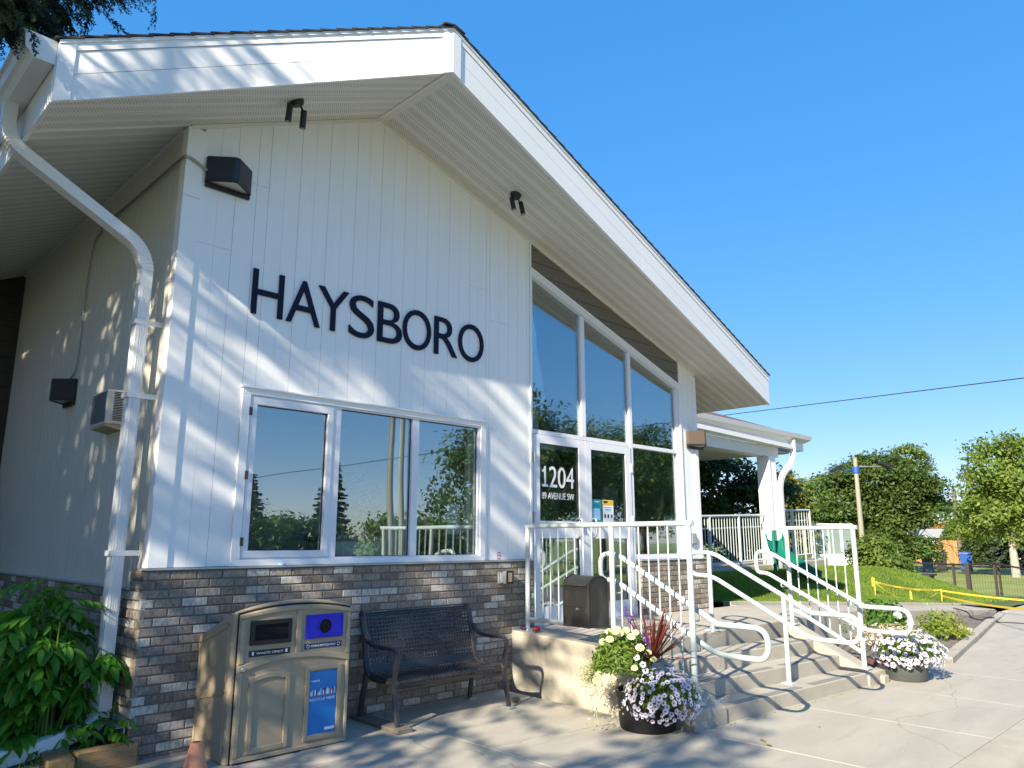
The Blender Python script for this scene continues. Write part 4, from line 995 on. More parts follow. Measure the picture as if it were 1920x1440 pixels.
# little blue clip lying on the window ledge
m = MB(); m.lathe([(.0,-.012),(.03,-.008),(.032,.004),(.02,.012),(.0,.013)], (0,0,0), 16)
o = tag(m.build('lid', MT['skyprint'], smooth=True), 'small pale blue lid lying on the ledge under the office window', 'lid'); o.location = (1.00,-.04,1.400)

# ------------------------------------------------------------------ waste and recycling bin
KB = .977
def BX(x): return -2.28 + (x+2.28)*KB
def BZ(z): return 1.6 - (1.6-z)*KB - .043
bx0, bx1 = .335, 1.335; bc = (bx0+bx1)/2
rb = empty('recycling_bin', (bc,-.33,.045), 0, 'tan plastic two stream waste and recycling bin with a blue panel, against the brick wall', 'recycling bin')
def L(x): return x - bc
def arch(x0, x1, ze, zm, n=14):
    return [(x0+(x1-x0)*k/n, ze+(zm-ze)*(1-(2*k/n-1)**2)) for k in range(n+1)]
def outline(x0, x1, z0, ze, zm): return [(x0,z0),(x1,z0)] + arch(x0,x1,ze,zm)[::-1]
YB, YFb = .28, -.29                           # local: back and front
fr = outline(L(bx0)+.0, L(bx1)-.0, .0, 1.045, 1.115)
bk = outline(L(bx0)+.0, L(bx1)-.0, .0, .835, .895)
m = MB(); m.hexa([(x,YFb,z) for x,z in fr], [(x,YB,z) for x,z in bk]); m.build('body', MT['bin'], rb, bevel=.022, seg=4)
dx0, dx1 = L(BX(.435)), L(BX(1.388))
m = MB(); po = outline(dx0-.008, dx1+.008, .008, BZ(1.055)+.008, BZ(1.105)+.01); m.hexa([(x,YFb-.004,z) for x,z in po], [(x,YFb+.01,z) for x,z in po]); m.build('door_gap', MT['bindark'], rb)
m = MB(); po = outline(dx0, dx1, .016, BZ(1.05), BZ(1.10)); m.hexa([(x,YFb-.022,z) for x,z in po], [(x,YFb-.003,z) for x,z in po]); bd = m.build('door', MT['bin'], rb, bevel=.006, seg=2)
# raised bands of the door
def band(pts_lo, pts_hi, y0, y1):
    n = len(pts_lo); m = MB()
    poly = list(pts_lo) + list(pts_hi)[::-1]
    m.hexa([(x,y1,z) for x,z in poly], [(x,y0,z) for x,z in poly]); return m.build('moulding', MT['bin'], bd, bevel=.005, seg=2)
xa, xb = dx0+.004, dx1-.004
yA, yB_ = YFb-.0215, YFb-.036
top_hi = arch(xa,xb,BZ(1.045),BZ(1.095)); top_lo = arch(xa,xb,BZ(1.02),BZ(1.062))
band(top_lo, top_hi, yA, yB_)
band(arch(xa,xb,BZ(.64),BZ(.705)), arch(xa,xb,BZ(.69),BZ(.745)), yA, yB_)
def vb(x0, x1, z0, z1): band([(x0,z0),(x1,z0)], [(x0,z1),(x1,z1)], yA, yB_)
vb(xa, L(BX(.475)), BZ(.70), BZ(1.018)); vb(L(BX(1.355)), xb, BZ(.70), BZ(1.018)); vb(L(BX(.897)), L(BX(.941)), BZ(.742), BZ(1.06))
vb(xa, L(BX(.475)), BZ(.06), BZ(.64)); vb(L(BX(1.36)), xb, BZ(.06), BZ(.64)); vb(xa, xb, .02, BZ(.058))
def frame(x0,x1,z0,z1,t,ar=0):
    lo = lambda za: [(x0,za),(x1,za)]
    for a,b,c,d in ((x0,x0+t,z0,z1),(x1-t,x1,z0,z1),(x0+t,x1-t,z0,z0+t)): vb(a,b,c,d)
    band(arch(x0+t,x1-t,z1-t,z1-t+ar,6) if ar else [(x0+t,z1-t),(x1-t,z1-t)], arch(x0+t,x1-t,z1,z1+ar,6) if ar else [(x0+t,z1),(x1-t,z1)], yA, yB_)
frame(L(BX(.535)),L(BX(.868)),BZ(.072),BZ(.605),.038,.02); frame(L(BX(.998)),L(BX(1.322)),BZ(.082),BZ(.622),.036,.01)
# openings
YO = YFb-.0225
def plate(name, x0, x1, z0, z1, d, mat, par=rb, bv=.006, y=None):
    m = MB(); yy = YO if y is None else y; m.box(x0,x1,yy-d,yy,z0,z1); return m.build(name, mat, par, bevel=bv)
def ringplate(name, x0,x1,z0,z1,ix0,ix1,iz0,iz1,d,mat,y):
    m = MB()
    for a,b,c,e in ((x0,ix0,z0,z1),(ix1,x1,z0,z1),(ix0,ix1,iz1,z1),(ix0,ix1,z0,iz0)): m.box(a,b,y-d,y,c,e)
    return m.build(name, mat, rb)
x0,x1,z0,z1 = L(BX(.518)),L(BX(.853)),BZ(.827),BZ(1.004)
wo_ = ringplate('waste_slot', x0,x1,z0,z1,L(BX(.55)),L(BX(.823)),BZ(.859),BZ(.973),.016,MT['blackmetal'],YO)
m = MB(); m.box(L(BX(.55)),L(BX(.823)),YO-.003,YO,BZ(.859),BZ(.973)); m.build('opening', MT['hole'], wo_)
x0,x1,z0,z1 = L(BX(.980)),L(BX(1.317)),BZ(.834),BZ(1.016)
cp = plate('can_plate', x0,x1,z0,z1,.014,MT['blue'],bv=.004)
m = MB(); t_ = .014
for a,b,c,e in ((x0+.012,x0+.012+.008,z0+.012,z1-.012),(x1-.02,x1-.012,z0+.012,z1-.012),(x0+.02,x1-.02,z1-.02,z1-.012),(x0+.02,x1-.02,z0+.012,z0+.02)): m.box(a,b,YO-.019,YO-.0142,c,e)
m.build('plate_rim', MT['blue'], cp)
m = MB(); m.lathe([(.054,0),(.054,.003)], (L(BX(1.147)),YO-.0145,BZ(.925)), 28, Matrix.Rotation(pi/2,3,'X')); m.build('opening', MT['hole'], cp)
m = MB(); m.lathe([(.062,0),(.062,.006),(.054,.006),(.054,0)], (L(BX(1.147)),YO-.0142,BZ(.925)), 28, Matrix.Rotation(pi/2,3,'X')); m.build('opening_rim', MT['blue'], cp)
def label_(x0,x1,z0,z1,mat,text,icon):
    p = plate('label', x0,x1,z0,z1,.002,mat,bv=0)
    w_ = x1-x0; h_ = z1-z0
    textmesh(text, x0+w_*.17, x1-w_*.17, z0+h_*.32, z1-h_*.32, .0008, 'lettering', MT['white'], p, y=YO-.0025, font_bold=.01)
    for cx in (x0+w_*.09, x1-w_*.09):
        m = MB()
        if icon == 'bin': m.hexa([(cx-.007,YO-.0035,z0+h_*.25),(cx+.007,YO-.0035,z0+h_*.25),(cx+.009,YO-.0035,z0+h_*.68),(cx-.009,YO-.0035,z0+h_*.68)],[(cx-.007,YO-.0026,z0+h_*.25),(cx+.007,YO-.0026,z0+h_*.25),(cx+.009,YO-.0026,z0+h_*.68),(cx-.009,YO-.0026,z0+h_*.68)]); m.box(cx-.011,cx+.011,YO-.0035,YO-.0026,z0+h_*.72,z0+h_*.8)
        else:
            for k in range(3):
                a = 2*pi*k/3+pi/2; c_ = Vector((cx,YO-.003,(z0+z1)/2)); pts = [c_+Vector((cos(a+d)*.0115,0,sin(a+d)*.0115)) for d in (0,.5,1.0,1.5)]
                m.tube(pts, .0022, 4)
        m.build('icon', MT['white'], p)
label_(L(BX(.519)),L(BX(.852)),BZ(.745),BZ(.789),MT['blacklabel'],'WASTE ONLY','bin')
label_(L(BX(.977)),L(BX(1.314)),BZ(.757),BZ(.799),MT['bluelabel'],'CANS & BOTTLES ONLY','loop')
px0,px1,pz0,pz1 = L(BX(1.036)),L(BX(1.282)),BZ(.120),BZ(.584)
ps = plate('recycle_poster', px0,px1,pz0,pz1,.003,MT['posterblue'],bv=0)
pw, ph = px1-px0, pz1-pz0
textmesh('RECYCLE HERE', px0+pw*.03, px1-pw*.05, pz0+ph*.525, pz0+ph*.565, .0008, 'lettering', MT['white'], ps, y=YO-.0033)
random.seed(3)
for k in range(18):
    xx = px0+pw*(.06+.05*k); hh = random.uniform(.02,.05); mm = [MT['white'],MT['skyprint'],MT['red'],MT['white'],MT['black'],MT['skyprint']][k % 6]
    m = MB(); m.box(xx,xx+pw*.04,YO-.0042,YO-.0032,pz0+ph*.61,pz0+ph*(.61+hh*2)); m.box(xx+pw*.012,xx+pw*.028,YO-.0042,YO-.0032,pz0+ph*(.61+hh*2),pz0+ph*(.63+hh*2)); m.build('picture', mm, ps)
m = MB(); m.box(px0+pw*.62,px1-pw*.02,YO-.0042,YO-.0032,pz0+ph*.04,pz0+ph*.085); m.build('logo_plate', MT['white'], ps)
m = MB(); m.box(px0+pw*.05,px0+pw*.3,YO-.0042,YO-.0032,pz0+ph*.845,pz0+ph*.852); m.box(px0+pw*.12,px0+pw*.3,YO-.0042,YO-.0032,pz0+ph*.832,pz0+ph*.838); m.box(px0+pw*.33,px0+pw*.36,YO-.0042,YO-.0032,pz0+ph*.83,pz0+ph*.858); m.build('print', MT['white'], ps)
m = MB(); m.lathe([(.016,0),(.016,.006),(.011,.010),(.0,.010)], (L(BX(.474)),yB_-.0005,BZ(.665)), 16, Matrix.Rotation(pi/2,3,'X')); m.build('lock', MT['chrome'], rb)
m = MB(); m.box(L(BX(.92)),L(BX(.972)),yB_-.004,yB_-.0005,BZ(.0),BZ(.028)); m.build('maker_tag', MT['blacklabel'], rb)
# side panels, moulded
for sx, x in ((-1,L(bx0)),(1,L(bx1))):
    for z0_,z1f,z1b in ((.06,.50,.40),(.56,.97,.80)):
        m = MB(); xx = x+sx*.008
        t_ = .025; ya, yb_ = YFb+.05, YB-.04
        for (a,b,c,d,e,f) in ((ya,ya+t_,z0_,z1f,z0_,z1f),(yb_-t_,yb_,z0_,z1b,z0_,z1b),(ya,yb_,z1f-t_,z1f,z1b-t_,z1b)):
            m.hexa([(x-.002*sx,a,c),(xx,a,c),(xx,b,e),(x-.002*sx,b,e)] , [(x-.002*sx,a,d),(xx,a,d),(xx,b,f),(x-.002*sx,b,f)])
        m.build('side_moulding', MT['bin'], rb, bevel=.004)

# ------------------------------------------------------------------ bench
bn_ = empty('metal_bench', (2.40,-.42,.06), radians(-1.5), 'dark blue grey perforated metal bench with looped armrests against the brick', 'bench')
BXL, BXR = -.625, .625
seatp = bezier([(-.205,.285),(-.235,.335),(-.205,.362),(-.10,.352),(.02,.348),(.13,.362),(.20,.405)], 10)if False else bezier([Vector((0,-.205,.285)),Vector((0,-.235,.335)),Vector((0,-.200,.362)),Vector((0,-.10,.352)),Vector((0,.02,.348)),Vector((0,.12,.358)),Vector((0,.175,.40))], 10)
backp = bezier([Vector((0,.175,.40)),Vector((0,.20,.46)),Vector((0,.235,.60)),Vector((0,.285,.78)),Vector((0,.305,.855)),Vector((0,.335,.868)),Vector((0,.355,.84))], 10)
def resample(P, step):
    d = [0]
    for a, b in zip(P, P[1:]): d.append(d[-1]+(b-a).length)
    n = max(2, round(d[-1]/step)); out = []
    for k in range(n+1):
        t = d[-1]*k/n; i = max(j for j in range(len(d)) if d[j] <= t+1e-9); i = min(i, len(P)-2)
        f = (t-d[i])/max(1e-9, d[i+1]-d[i]); out.append(P[i].lerp(P[i+1], min(1,f)))
    return out
def perforated(name, P, par):
    P = resample(P, .0335); nx = 36; xs_ = [BXL+.03 + (BXR-BXL-.06)*i/nx for i in range(nx+1)]
    me_v = []; me_f = []
    def add(*p): me_v.extend(p); return len(me_v)-len(p)
    for j in range(len(P)-1):
        solid = j == 0 or j == len(P)-2
        for i in range(nx):
            a, b = xs_[i], xs_[i+1]; p, q = P[j], P[j+1]
            c = [Vector((a,p.y,p.z)),Vector((b,p.y,p.z)),Vector((b,q.y,q.z)),Vector((a,q.y,q.z))]; ct = sum(c, Vector())/4
            if solid: k = add(*c); me_f.append((k,k+1,k+2,k+3)); continue
            h = [ct+(v-ct)*.60 for v in c]; k = add(*c, *h)
            for e in range(4): me_f.append((k+e,k+(e+1)%4,k+4+(e+1)%4,k+4+e))
    me = bpy.data.meshes.new(name); me.from_pydata([tuple(v) for v in me_v], [], me_f); me.materials.append(MT['bench'])
    bm = bmesh.new(); bm.from_mesh(me); bmesh.ops.remove_doubles(bm, verts=bm.verts, dist=1e-5); bm.to_mesh(me); bm.free()
    o = link(name, me, par); s = o.modifiers.new('solid', 'SOLIDIFY'); s.thickness = .005; s.offset = 0; return o
st_ = perforated('seat', seatp, bn_); bk_ = perforated('backrest', backp, bn_)
for P, par in ((seatp, st_), (backp, bk_)):
    for x in (BXL+.015, BXR-.015):
        m = MB(); m.tube([Vector((x,p.y,p.z)) for p in P], .019, 8); m.build('edge_tube', MT['bench'], par, smooth=True)
for x in (BXL, BXR):
    def bar_(name, pts, w=.05, h=.03):
        B_ = bezier([Vector((x,)+p) for p in pts], 8); m = MB(); vs = []
        N = len(B_); n = 10
        for i, p in enumerate(B_):
            t = (B_[min(i+1,N-1)]-B_[max(i-1,0)]).normalized(); a = Vector((1,0,0)); b = t.cross(a).normalized()
            for k in range(n):
                cx, cy = cos(2*pi*k/n), sin(2*pi*k/n); sg = lambda v: abs(v)**.6*(1 if v > 0 else -1)
                vs.append(p + a*sg(cx)*w/2 + b*sg(cy)*h/2)
        fs = [(i*n+k,i*n+(k+1)%n,(i+1)*n+(k+1)%n,(i+1)*n+k) for i in range(N-1) for k in range(n)] + [tuple(reversed(range(n))), tuple((N-1)*n+k for k in range(n))]
        m.add(vs, fs); return m.build(name, MT['bench'], bn_, smooth=True)
    bar_('leg', [(-.295,.0),(-.285,.06),(-.25,.20),(-.225,.33),(-.235,.42),(-.255,.49)])
    bar_('armrest', [(-.255,.49),(-.265,.545),(-.245,.592),(-.19,.608),(-.05,.605),(.08,.610),(.17,.640),(.225,.70)])
    bar_('leg', [(.265,.0),(.262,.06),(.235,.20),(.205,.32),(.185,.42)])
    bar_('seat_rail', [(-.225,.345),(-.15,.338),(.0,.332),(.12,.345),(.19,.42),(.225,.56),(.27,.74),(.30,.845)])
    for y in (-.295,.265):
        m = MB(); m.box(x-.04,x+.04,y-.055,y+.055,-.012,.004); m.build('foot_plate', MT['bench'] if x < 0 else MT['plate'], bn_, bevel=.003)
m = MB(); m.box(-.075,.075,-.36,.36,0,.036); o = tag(m.build('weathered_board', MT['oldwood'], bevel=.004), 'weathered grey board lying flat under the bench feet nearest the bin', 'board'); o.location = (1.79,-.43,.060); o.rotation_euler = (0,0,radians(-2))
bn_.location.z = .085
# fallen pebble near the bench foot
m = MB(); m.lathe([(0,-.03),(.03,-.018),(.042,.0),(.034,.022),(.012,.033),(0,.034)], (0,0,0), 10); o = tag(m.build('pebble', MT['oldwood'], smooth=True), 'brown pebble on the pavement beside the right front bench foot', 'pebble'); o.location = (3.22,-.62,.10); o.scale = (1.2,.9,.8)

# ------------------------------------------------------------------ mailbox on the railing
mb = empty('mailbox', Q(-.04,-1.19,.79), A4, 'worn black mailbox with a rounded top hung on the near railing', 'mailbox')
def archp(w, h, n=12):
    r = w/2; return [(-r,0),(r,0)] + [(r*cos(pi*k/n), h-r*.72+r*.72*sin(pi*k/n)) for k in range(n+1)]
ap = archp(.27,.475)
m = MB(); m.hexa([(x,-.165,z) for x,z in ap], [(x,.165,z) for x,z in ap]); m.build('case', MT['mailbox'], mb, bevel=.008, seg=2)
m = MB(); ap2 = archp(.284,.482); ai = archp(.262,.468)
for y0_, y1_ in ((-.172,-.155),(.155,.172)):
    n = len(ap2); vs = [(x,y0_,z) for x,z in ap2]+[(x,y0_,z) for x,z in ai]+[(x,y1_,z) for x,z in ap2]+[(x,y1_,z) for x,z in ai]
    fs = []
    for k in range(1,n-1 if False else n):
        k2 = (k+1)%n; fs += [(k,k2,n+k2,n+k),(2*n+k2,2*n+k,3*n+k,3*n+k2),(k2,k,2*n+k,2*n+k2),(n+k,n+k2,3*n+k2,3*n+k)]
    m.add(vs, fs)
m.build('rim', MT['mailbox'], mb)
m = MB(); m.hexa([(-.142,-.15,.375),(-.137,-.15,.36),(-.137,.15,.36),(-.142,.15,.375)],[(-.156,-.15,.385),(-.11,-.15,.44),(-.11,.15,.44),(-.156,.15,.385)]); m.build('slot_hood', MT['mailbox'], mb)
m = MB(); m.box(-.1375,-.134,-.145,.145,.335,.362); m.build('slot', MT['hole'], mb)
m = MB(); m.box(-.1415,-.134,-.15,.15,.012,.185); m.build('door', MT['mailbox'], mb, bevel=.003)
m = MB(); m.box(-.1445,-.136,-.152,.152,.187,.196); m.build('door_lip', MT['mailbox'], mb)
m = MB(); m.lathe([(.0,.012),(.010,.010),(.013,.0)], (-.142,-.02,.168), 12, Matrix.Rotation(-pi/2,3,'Y')); m.build('lock', MT['chrome'], mb)

# two small shoes left on the corner of the landing
def shoe(name, label, mat, loc, rz, s):
    t = empty(name, loc, rz, label, 'shoe'); 
    m = MB(); so_ = [(cos(a)*.06*(1 if cos(a) > 0 else .9), sin(a)*(.026 if cos(a) > 0 else .021)) for a in np.linspace(0,2*pi,18)[:-1]]
    m.hexa([(x,y,0) for x,y in so_], [(x*1.02,y*1.02,.012) for x,y in so_]); m.build('sole', MT['sole'], t)
    m = MB(); rings = []
    for z, k in ((.012,.97),(.022,.95),(.034,.8),(.043,.5)): rings.append([(x*k+ .012*(1-k),y*k,z) for x,y in so_])
    n = len(so_)
    m.add([p for r in rings for p in r], [(i*n+k,i*n+(k+1)%n,(i+1)*n+(k+1)%n,(i+1)*n+k) for i in range(3) for k in range(n)] + [tuple(3*n+k for k in range(n))]); m.build('upper', mat, t, smooth=True)
    m = MB(); m.lathe([(.016,0),(.014,.004),(.0,.004)], (-.022,0,.040), 12); m.build('opening', MT['hole'], t)
    t.scale = (s,s,s)
shoe('child_shoe', 'small red shoe on the near corner of the concrete landing', MT['red'], Q(.10,-.33,.662), radians(15), 1.15)
shoe('child_shoe', 'tiny purple shoe on the landing corner closest to the brick wall', MT['purple'], Q(.09,-.13,.665), radians(70), .8)

# faded cone standing in the near foreground
cn = empty('traffic_cone', (-.31,-1.62,.01), 0, 'faded orange cone tip standing left of the recycling bin', 'cone')
m = MB(); m.lathe([(.15,.03),(.145,.035),(.034,.47),(.031,.485),(.020,.487),(.018,.44)], (0,0,0), 24); m.build('body', MT['cone'], cn, smooth=True)
m = MB(); m.lathe([(.0195,.4725),(.0195,.4868),(.0185,.4868)], (0,0,0), 20); m.build('top_ring', MT['conered'], cn)
m = MB(); m.box(-.18,.18,-.18,.18,0,.03); m.build('base', MT['cone'], cn, bevel=.012)

# ================================================================== vegetation tools
def quads(name, mat, C_, A_, B_, parent=None, tri=False):
    """one small face per leaf: centre C, half axes A and B (numpy N x 3)"""
    N = len(C_)
    if tri: V = np.stack([C_-B_, C_+B_, C_+A_], 1); k = 3
    else: V = np.stack([C_-A_, C_-B_*.9+A_*.1, C_+A_, C_+B_*.9+A_*.1], 1); k = 4
    me = bpy.data.meshes.new(name); me.vertices.add(N*k); me.vertices.foreach_set('co', V.astype(np.float32).ravel())
    me.loops.add(N*k); me.loops.foreach_set('vertex_index', np.arange(N*k, dtype=np.int32))
    me.polygons.add(N); me.polygons.foreach_set('loop_start', np.arange(0, N*k, k, dtype=np.int32))
    try: me.polygons.foreach_set('loop_total', np.full(N, k, dtype=np.int32))
    except Exception: pass
    me.materials.append(mat); me.update(calc_edges=True); me.validate()
    return link(name, me, parent)
def unit(v): return v/np.maximum(1e-9, np.linalg.norm(v, axis=1, keepdims=True))
def leaves_at(P, size, out=None, up=.35, aspect=.55):
    N = len(P); nrm = rng.normal(size=(N,3))
    if out is not None: nrm = nrm*.75 + out*1.0
    nrm[:,2] += up; nrm = unit(nrm); r = unit(rng.normal(size=(N,3))); a = unit(np.cross(nrm, r)); b = np.cross(nrm, a)
    s = size*rng.uniform(.65,1.35,(N,1)); return P, a*s*.5, b*s*.5*aspect
def clumps(ells, ncl, per, spread, shell=.75):
    """leaf positions gathered in clumps near the surface of some ellipsoids"""
    ps = []; os_ = []; vol = np.array([e[1][0]*e[1][1]*e[1][2] for e in ells])**.67; vol = vol/vol.sum()
    for (c, r), wgt in zip(ells, vol):
        n = max(3, int(ncl*wgt)); d = unit(rng.normal(size=(n,3))); d[:,2] = np.where(d[:,2] < -.55, -d[:,2], d[:,2])
        rad = 1 - (1-shell)*rng.random((n,1))**1.0*1.6
        cc = np.array(c) + d*np.array(r)*rad
        sp = spread*rng.uniform(.6,1.4,(n,1,1))
        off = np.clip(rng.normal(size=(n,per,3)),-1.7,1.7)*sp*np.array([1,1,.6])
        ps.append((cc[:,None,:]+off).reshape(-1,3)); os_.append(np.repeat(d, per, 0))
    return np.concatenate(ps), np.concatenate(os_)
def tree(name, label, base, height, ells, leaf, size, ncl=260, per=60, spread=.35, trunk=.18, bark='bark', group=None, shell=.75, limbs=7, cat='tree', up=.35):
    """ells: list of (offset from base, radii)"""
    base = Vector(base); t = empty(name, base, 0, label, cat, group)
    P, o = clumps(ells, ncl, per, spread, shell)
    quads('crown', LF[leaf], *leaves_at(P, size, o, up), t)
    m = MB(); top = height*.8; bend = Vector((random.uniform(-.2,.2),random.uniform(-.2,.2),0))
    tp = [Vector((0,0,-.25)), Vector((0,0,top*.2)), bend*.5+Vector((0,0,top*.5)), bend+Vector((0,0,top))]
    m.tube(tp, [trunk*1.25,trunk,trunk*.7,trunk*.15], 9)
    for k in range(limbs):
        e = ells[k % len(ells)]; z0 = top*random.uniform(.22,.6); a = random.uniform(0,2*pi)
        end = Vector(e[0]) + Vector((cos(a)*e[1][0]*.8, sin(a)*e[1][1]*.8, random.uniform(-.2,.6)*e[1][2]))
        st = Vector((0,0,z0)) + bend*.3; mid = st.lerp(end,.5)+Vector((0,0,.1*height*.3))
        m.tube([st, mid, end], [trunk*.45,trunk*.28,trunk*.07], 6)
    m.build('trunk', MT[bark], t, smooth=True); return t
def conifer(name, label, base, height, radius, leaf, z0=.6, tiers=26, per=9, size=.16, dens=26, droop=.35, trunk=.2, group=None, hang=.5, skip=None, cat='tree'):
    base = Vector(base); t = empty(name, base, 0, label, cat, group)
    C_, A_, B_ = [], [], []; m = MB()
    m.tube([Vector((0,0,-.25)), Vector((0,0,height*.5)), Vector((0,0,height*.98))], [trunk,trunk*.6,.02], 9)
    for i in range(tiers):
        f = (i+random.uniform(-.3,.3))/tiers; z = z0 + (height-z0)*f; R = radius*(1-f)**.85*random.uniform(.8,1.1)+.08
        n = max(4, int(per*(1-f*.5)))
        for k in range(n):
            a = 2*pi*(k+random.uniform(-.35,.35))/n + i*1.3; L_ = R*random.uniform(.72,1.12)
            d = Vector((cos(a),sin(a),0))
            if skip and skip(base + d*L_*.7 + Vector((0,0,z))): continue
            pts = [d*(L_*s) + Vector((0,0,z + L_*(.10*s - droop*s*s) + (.10*L_ if s > .9 else 0))) for s in (0,.3,.6,.85,1)]
            m.tube(pts, [.03*(1-f)+.012,.02,.014,.009,.004], 4, cap=False)
            nn = int(dens*L_/radius*2)+6
            s = rng.random(nn)**.7; s = .12+.88*s
            for q in s:
                kk = min(3, int(q*4)); j = q*4-kk
                seq = [0,.3,.6,.85,1]; 
                u = np.interp(q, seq, range(5)); k0 = min(3,int(u)); p = pts[k0].lerp(pts[k0+1], u-k0)
                side = d.cross(Vector((0,0,1)))*random.choice((-1,1))
                dirv = (side*random.uniform(.2,1.0)*(1-q*.6) + d*random.uniform(.2,.9) + Vector((0,0,-hang*random.uniform(.1,1.3)))).normalized()
                ln = size*random.uniform(.8,1.9)*(.6+.6*(1-q))
                b = dirv.cross(Vector((random.gauss(0,1),random.gauss(0,1),random.gauss(0,1)))).normalized()
                C_.append(p + dirv*ln*.5); A_.append(dirv*ln*.55); B_.append(b*size*random.uniform(.14,.26))
    quads('crown', LF[leaf], np.array(C_), np.array(A_), np.array(B_), t)
    m.build('trunk', MT['bark'], t, smooth=True); return t

# ------------------------------------------------------------------ lawn mound
def sm(t): t = max(0, min(1, t)); return t*t*(3-2*t)
def ybk(x): return BK0.y+.14 + (BK1.y-BK0.y)*(x-BK0.x)/(BK1.x-BK0.x)
def lawnz(x, y):
    f = (x-BK0.x)/(BK1.x-BK0.x); zp = .645 + (.10-.645)*max(0,min(1,f))
    crest = .88 if x < 19 else .88 - 1.06*sm((x-19)/9)
    if x > 19: zp = .10 - .26*sm((x-19)/8)
    t = sm((y-ybk(min(x,19)))/2.4)
    return zp + (crest-zp)*t
vs = []; fs = []; gx = np.linspace(8.72, 31, 90); ny = 40
for x in gx:
    y0_ = ybk(x) if x < 17.95 else -1.29 + (x-18)*.02
    for j in range(ny): 
        y = y0_ + (16-y0_)*(j/(ny-1))**1.6; vs.append((x,y,lawnz(x,y)))
for i in range(len(gx)-1):
    for j in range(ny-1): fs.append((i*ny+j,(i+1)*ny+j,(i+1)*ny+j+1,i*ny+j+1))
struct(MB().add(vs,fs).build('lawn', MT['lawn'], smooth=True))
def hit(px, py, fn=None, d0=8, d1=40):
    D = d0
    while D < d1:
        p = W(px, py, D)
        if p.z <= lawnz(p.x, p.y): return p
        D += .05
    return W(px, py, d1)
# mown blades on the part of the mound the photo shows close up
N = 150000
x = 8.75 + rng.random(N)**1.5*14; u = rng.random(N)**1.3
y0_ = np.array([ybk(min(q,19)) for q in x]); y = y0_ + .0 + u*(4.2 + .05*x)
z = np.array([lawnz(a,b) for a,b in zip(x,y)])
h = rng.uniform(.03,.062,N)*(1+(x-9)*.03); ang = rng.random(N)*2*pi
P = np.stack([x,y,z-.004],1); A_ = np.stack([rng.normal(0,.018,N),rng.normal(0,.018,N),h],1); B_ = np.stack([np.cos(ang),np.sin(ang),np.zeros(N)],1)*(.0045+.0006*(x-8))[:,None]
quads('lawn_grass', LF['grass'], P, A_, B_, tri=True)['kind'] = 'stuff'

# ------------------------------------------------------------------ porch wing behind the hall
pw_ = empty('porch_wing', (8.0,3,.7), 0, 'white roofed porch with a square column and gutter behind the hall', 'porch')
def pp(name, fn, mat, **k):
    m = MB(); fn(m); o = m.build(name, MT[mat], pw_, **k); o.matrix_parent_inverse = Matrix.Translation((-8.0,-3,-.7)); return o
XA, XB = 7.75, 17.9
pp('roof', lambda m: (m.hexa([(XA,2.9,4.34),(XB+.25,2.9,4.34),(XB-2,8,6.2),(XA,8,6.2)],[(XA,2.9,4.40),(XB+.25,2.9,4.40),(XB-2,8,6.26),(XA,8,6.26)]),), 'shinglebrown')
pp('gutter', lambda m: m.hexa([(XA,2.78,4.28),(XB+.22,2.78,4.28),(XB+.10,2.93,4.20),(XA,2.93,4.20)],[(XA,2.75,4.39),(XB+.28,2.75,4.39),(XB+.28,2.93,4.39),(XA,2.93,4.39)]), 'gutter')
pp('fascia', lambda m: m.box(XA,XB,2.94,3.0,3.98,4.30), 'trim')
pp('fascia', lambda m: m.hexa([(XB-.001,2.94,3.98),(XB+.05,2.94,3.98),(XB+.05,7.5,3.98),(XB-.001,7.5,3.98)],[(XB-.001,2.94,4.31),(XB+.05,2.94,4.31),(XB+.05,7.5,4.31),(XB-.001,7.5,4.31)]), 'trim')
pp('beam', lambda m: m.box(XA,16.60,3.02,3.32,3.72,3.979), 'softrim')
pp('soffit', lambda m: m.box(XA,XB-.002,3.33,7.5,3.94,3.978), 'softrim')
pp('column', lambda m: m.box(16.02,16.38,3.0,3.33,.6,3.719), 'trim')
pp('column_corner', lambda m: (m.box(16.005,16.07,2.985,3.05,.6,3.60),), 'trim')
pp('column', lambda m: m.box(9.9,10.2,7.1,7.4,.6,3.93), 'trim')
m = MB(); m.rtube(fillet([(8.3,2.86,4.13),(12.7,2.86,4.09),(17.05,2.86,4.02)],.1,2), .10, .10, (0,0,1)); o = m.build('carrier_pipe', MT['gutter'], pw_); o.matrix_parent_inverse = Matrix.Translation((-8.0,-3,-.7))
m = MB(); m.rtube(fillet([(17.15,2.86,4.22),(17.15,2.86,3.66),(16.40,2.93,3.2),(16.40,2.93,1.30),(16.8,2.8,1.12)],[.1,.4,.4,.15,.1],8), .11, .11, (0,1,0)); o = m.build('downspout', MT['gutter'], pw_); o.matrix_parent_inverse = Matrix.Translation((-8.0,-3,-.7))
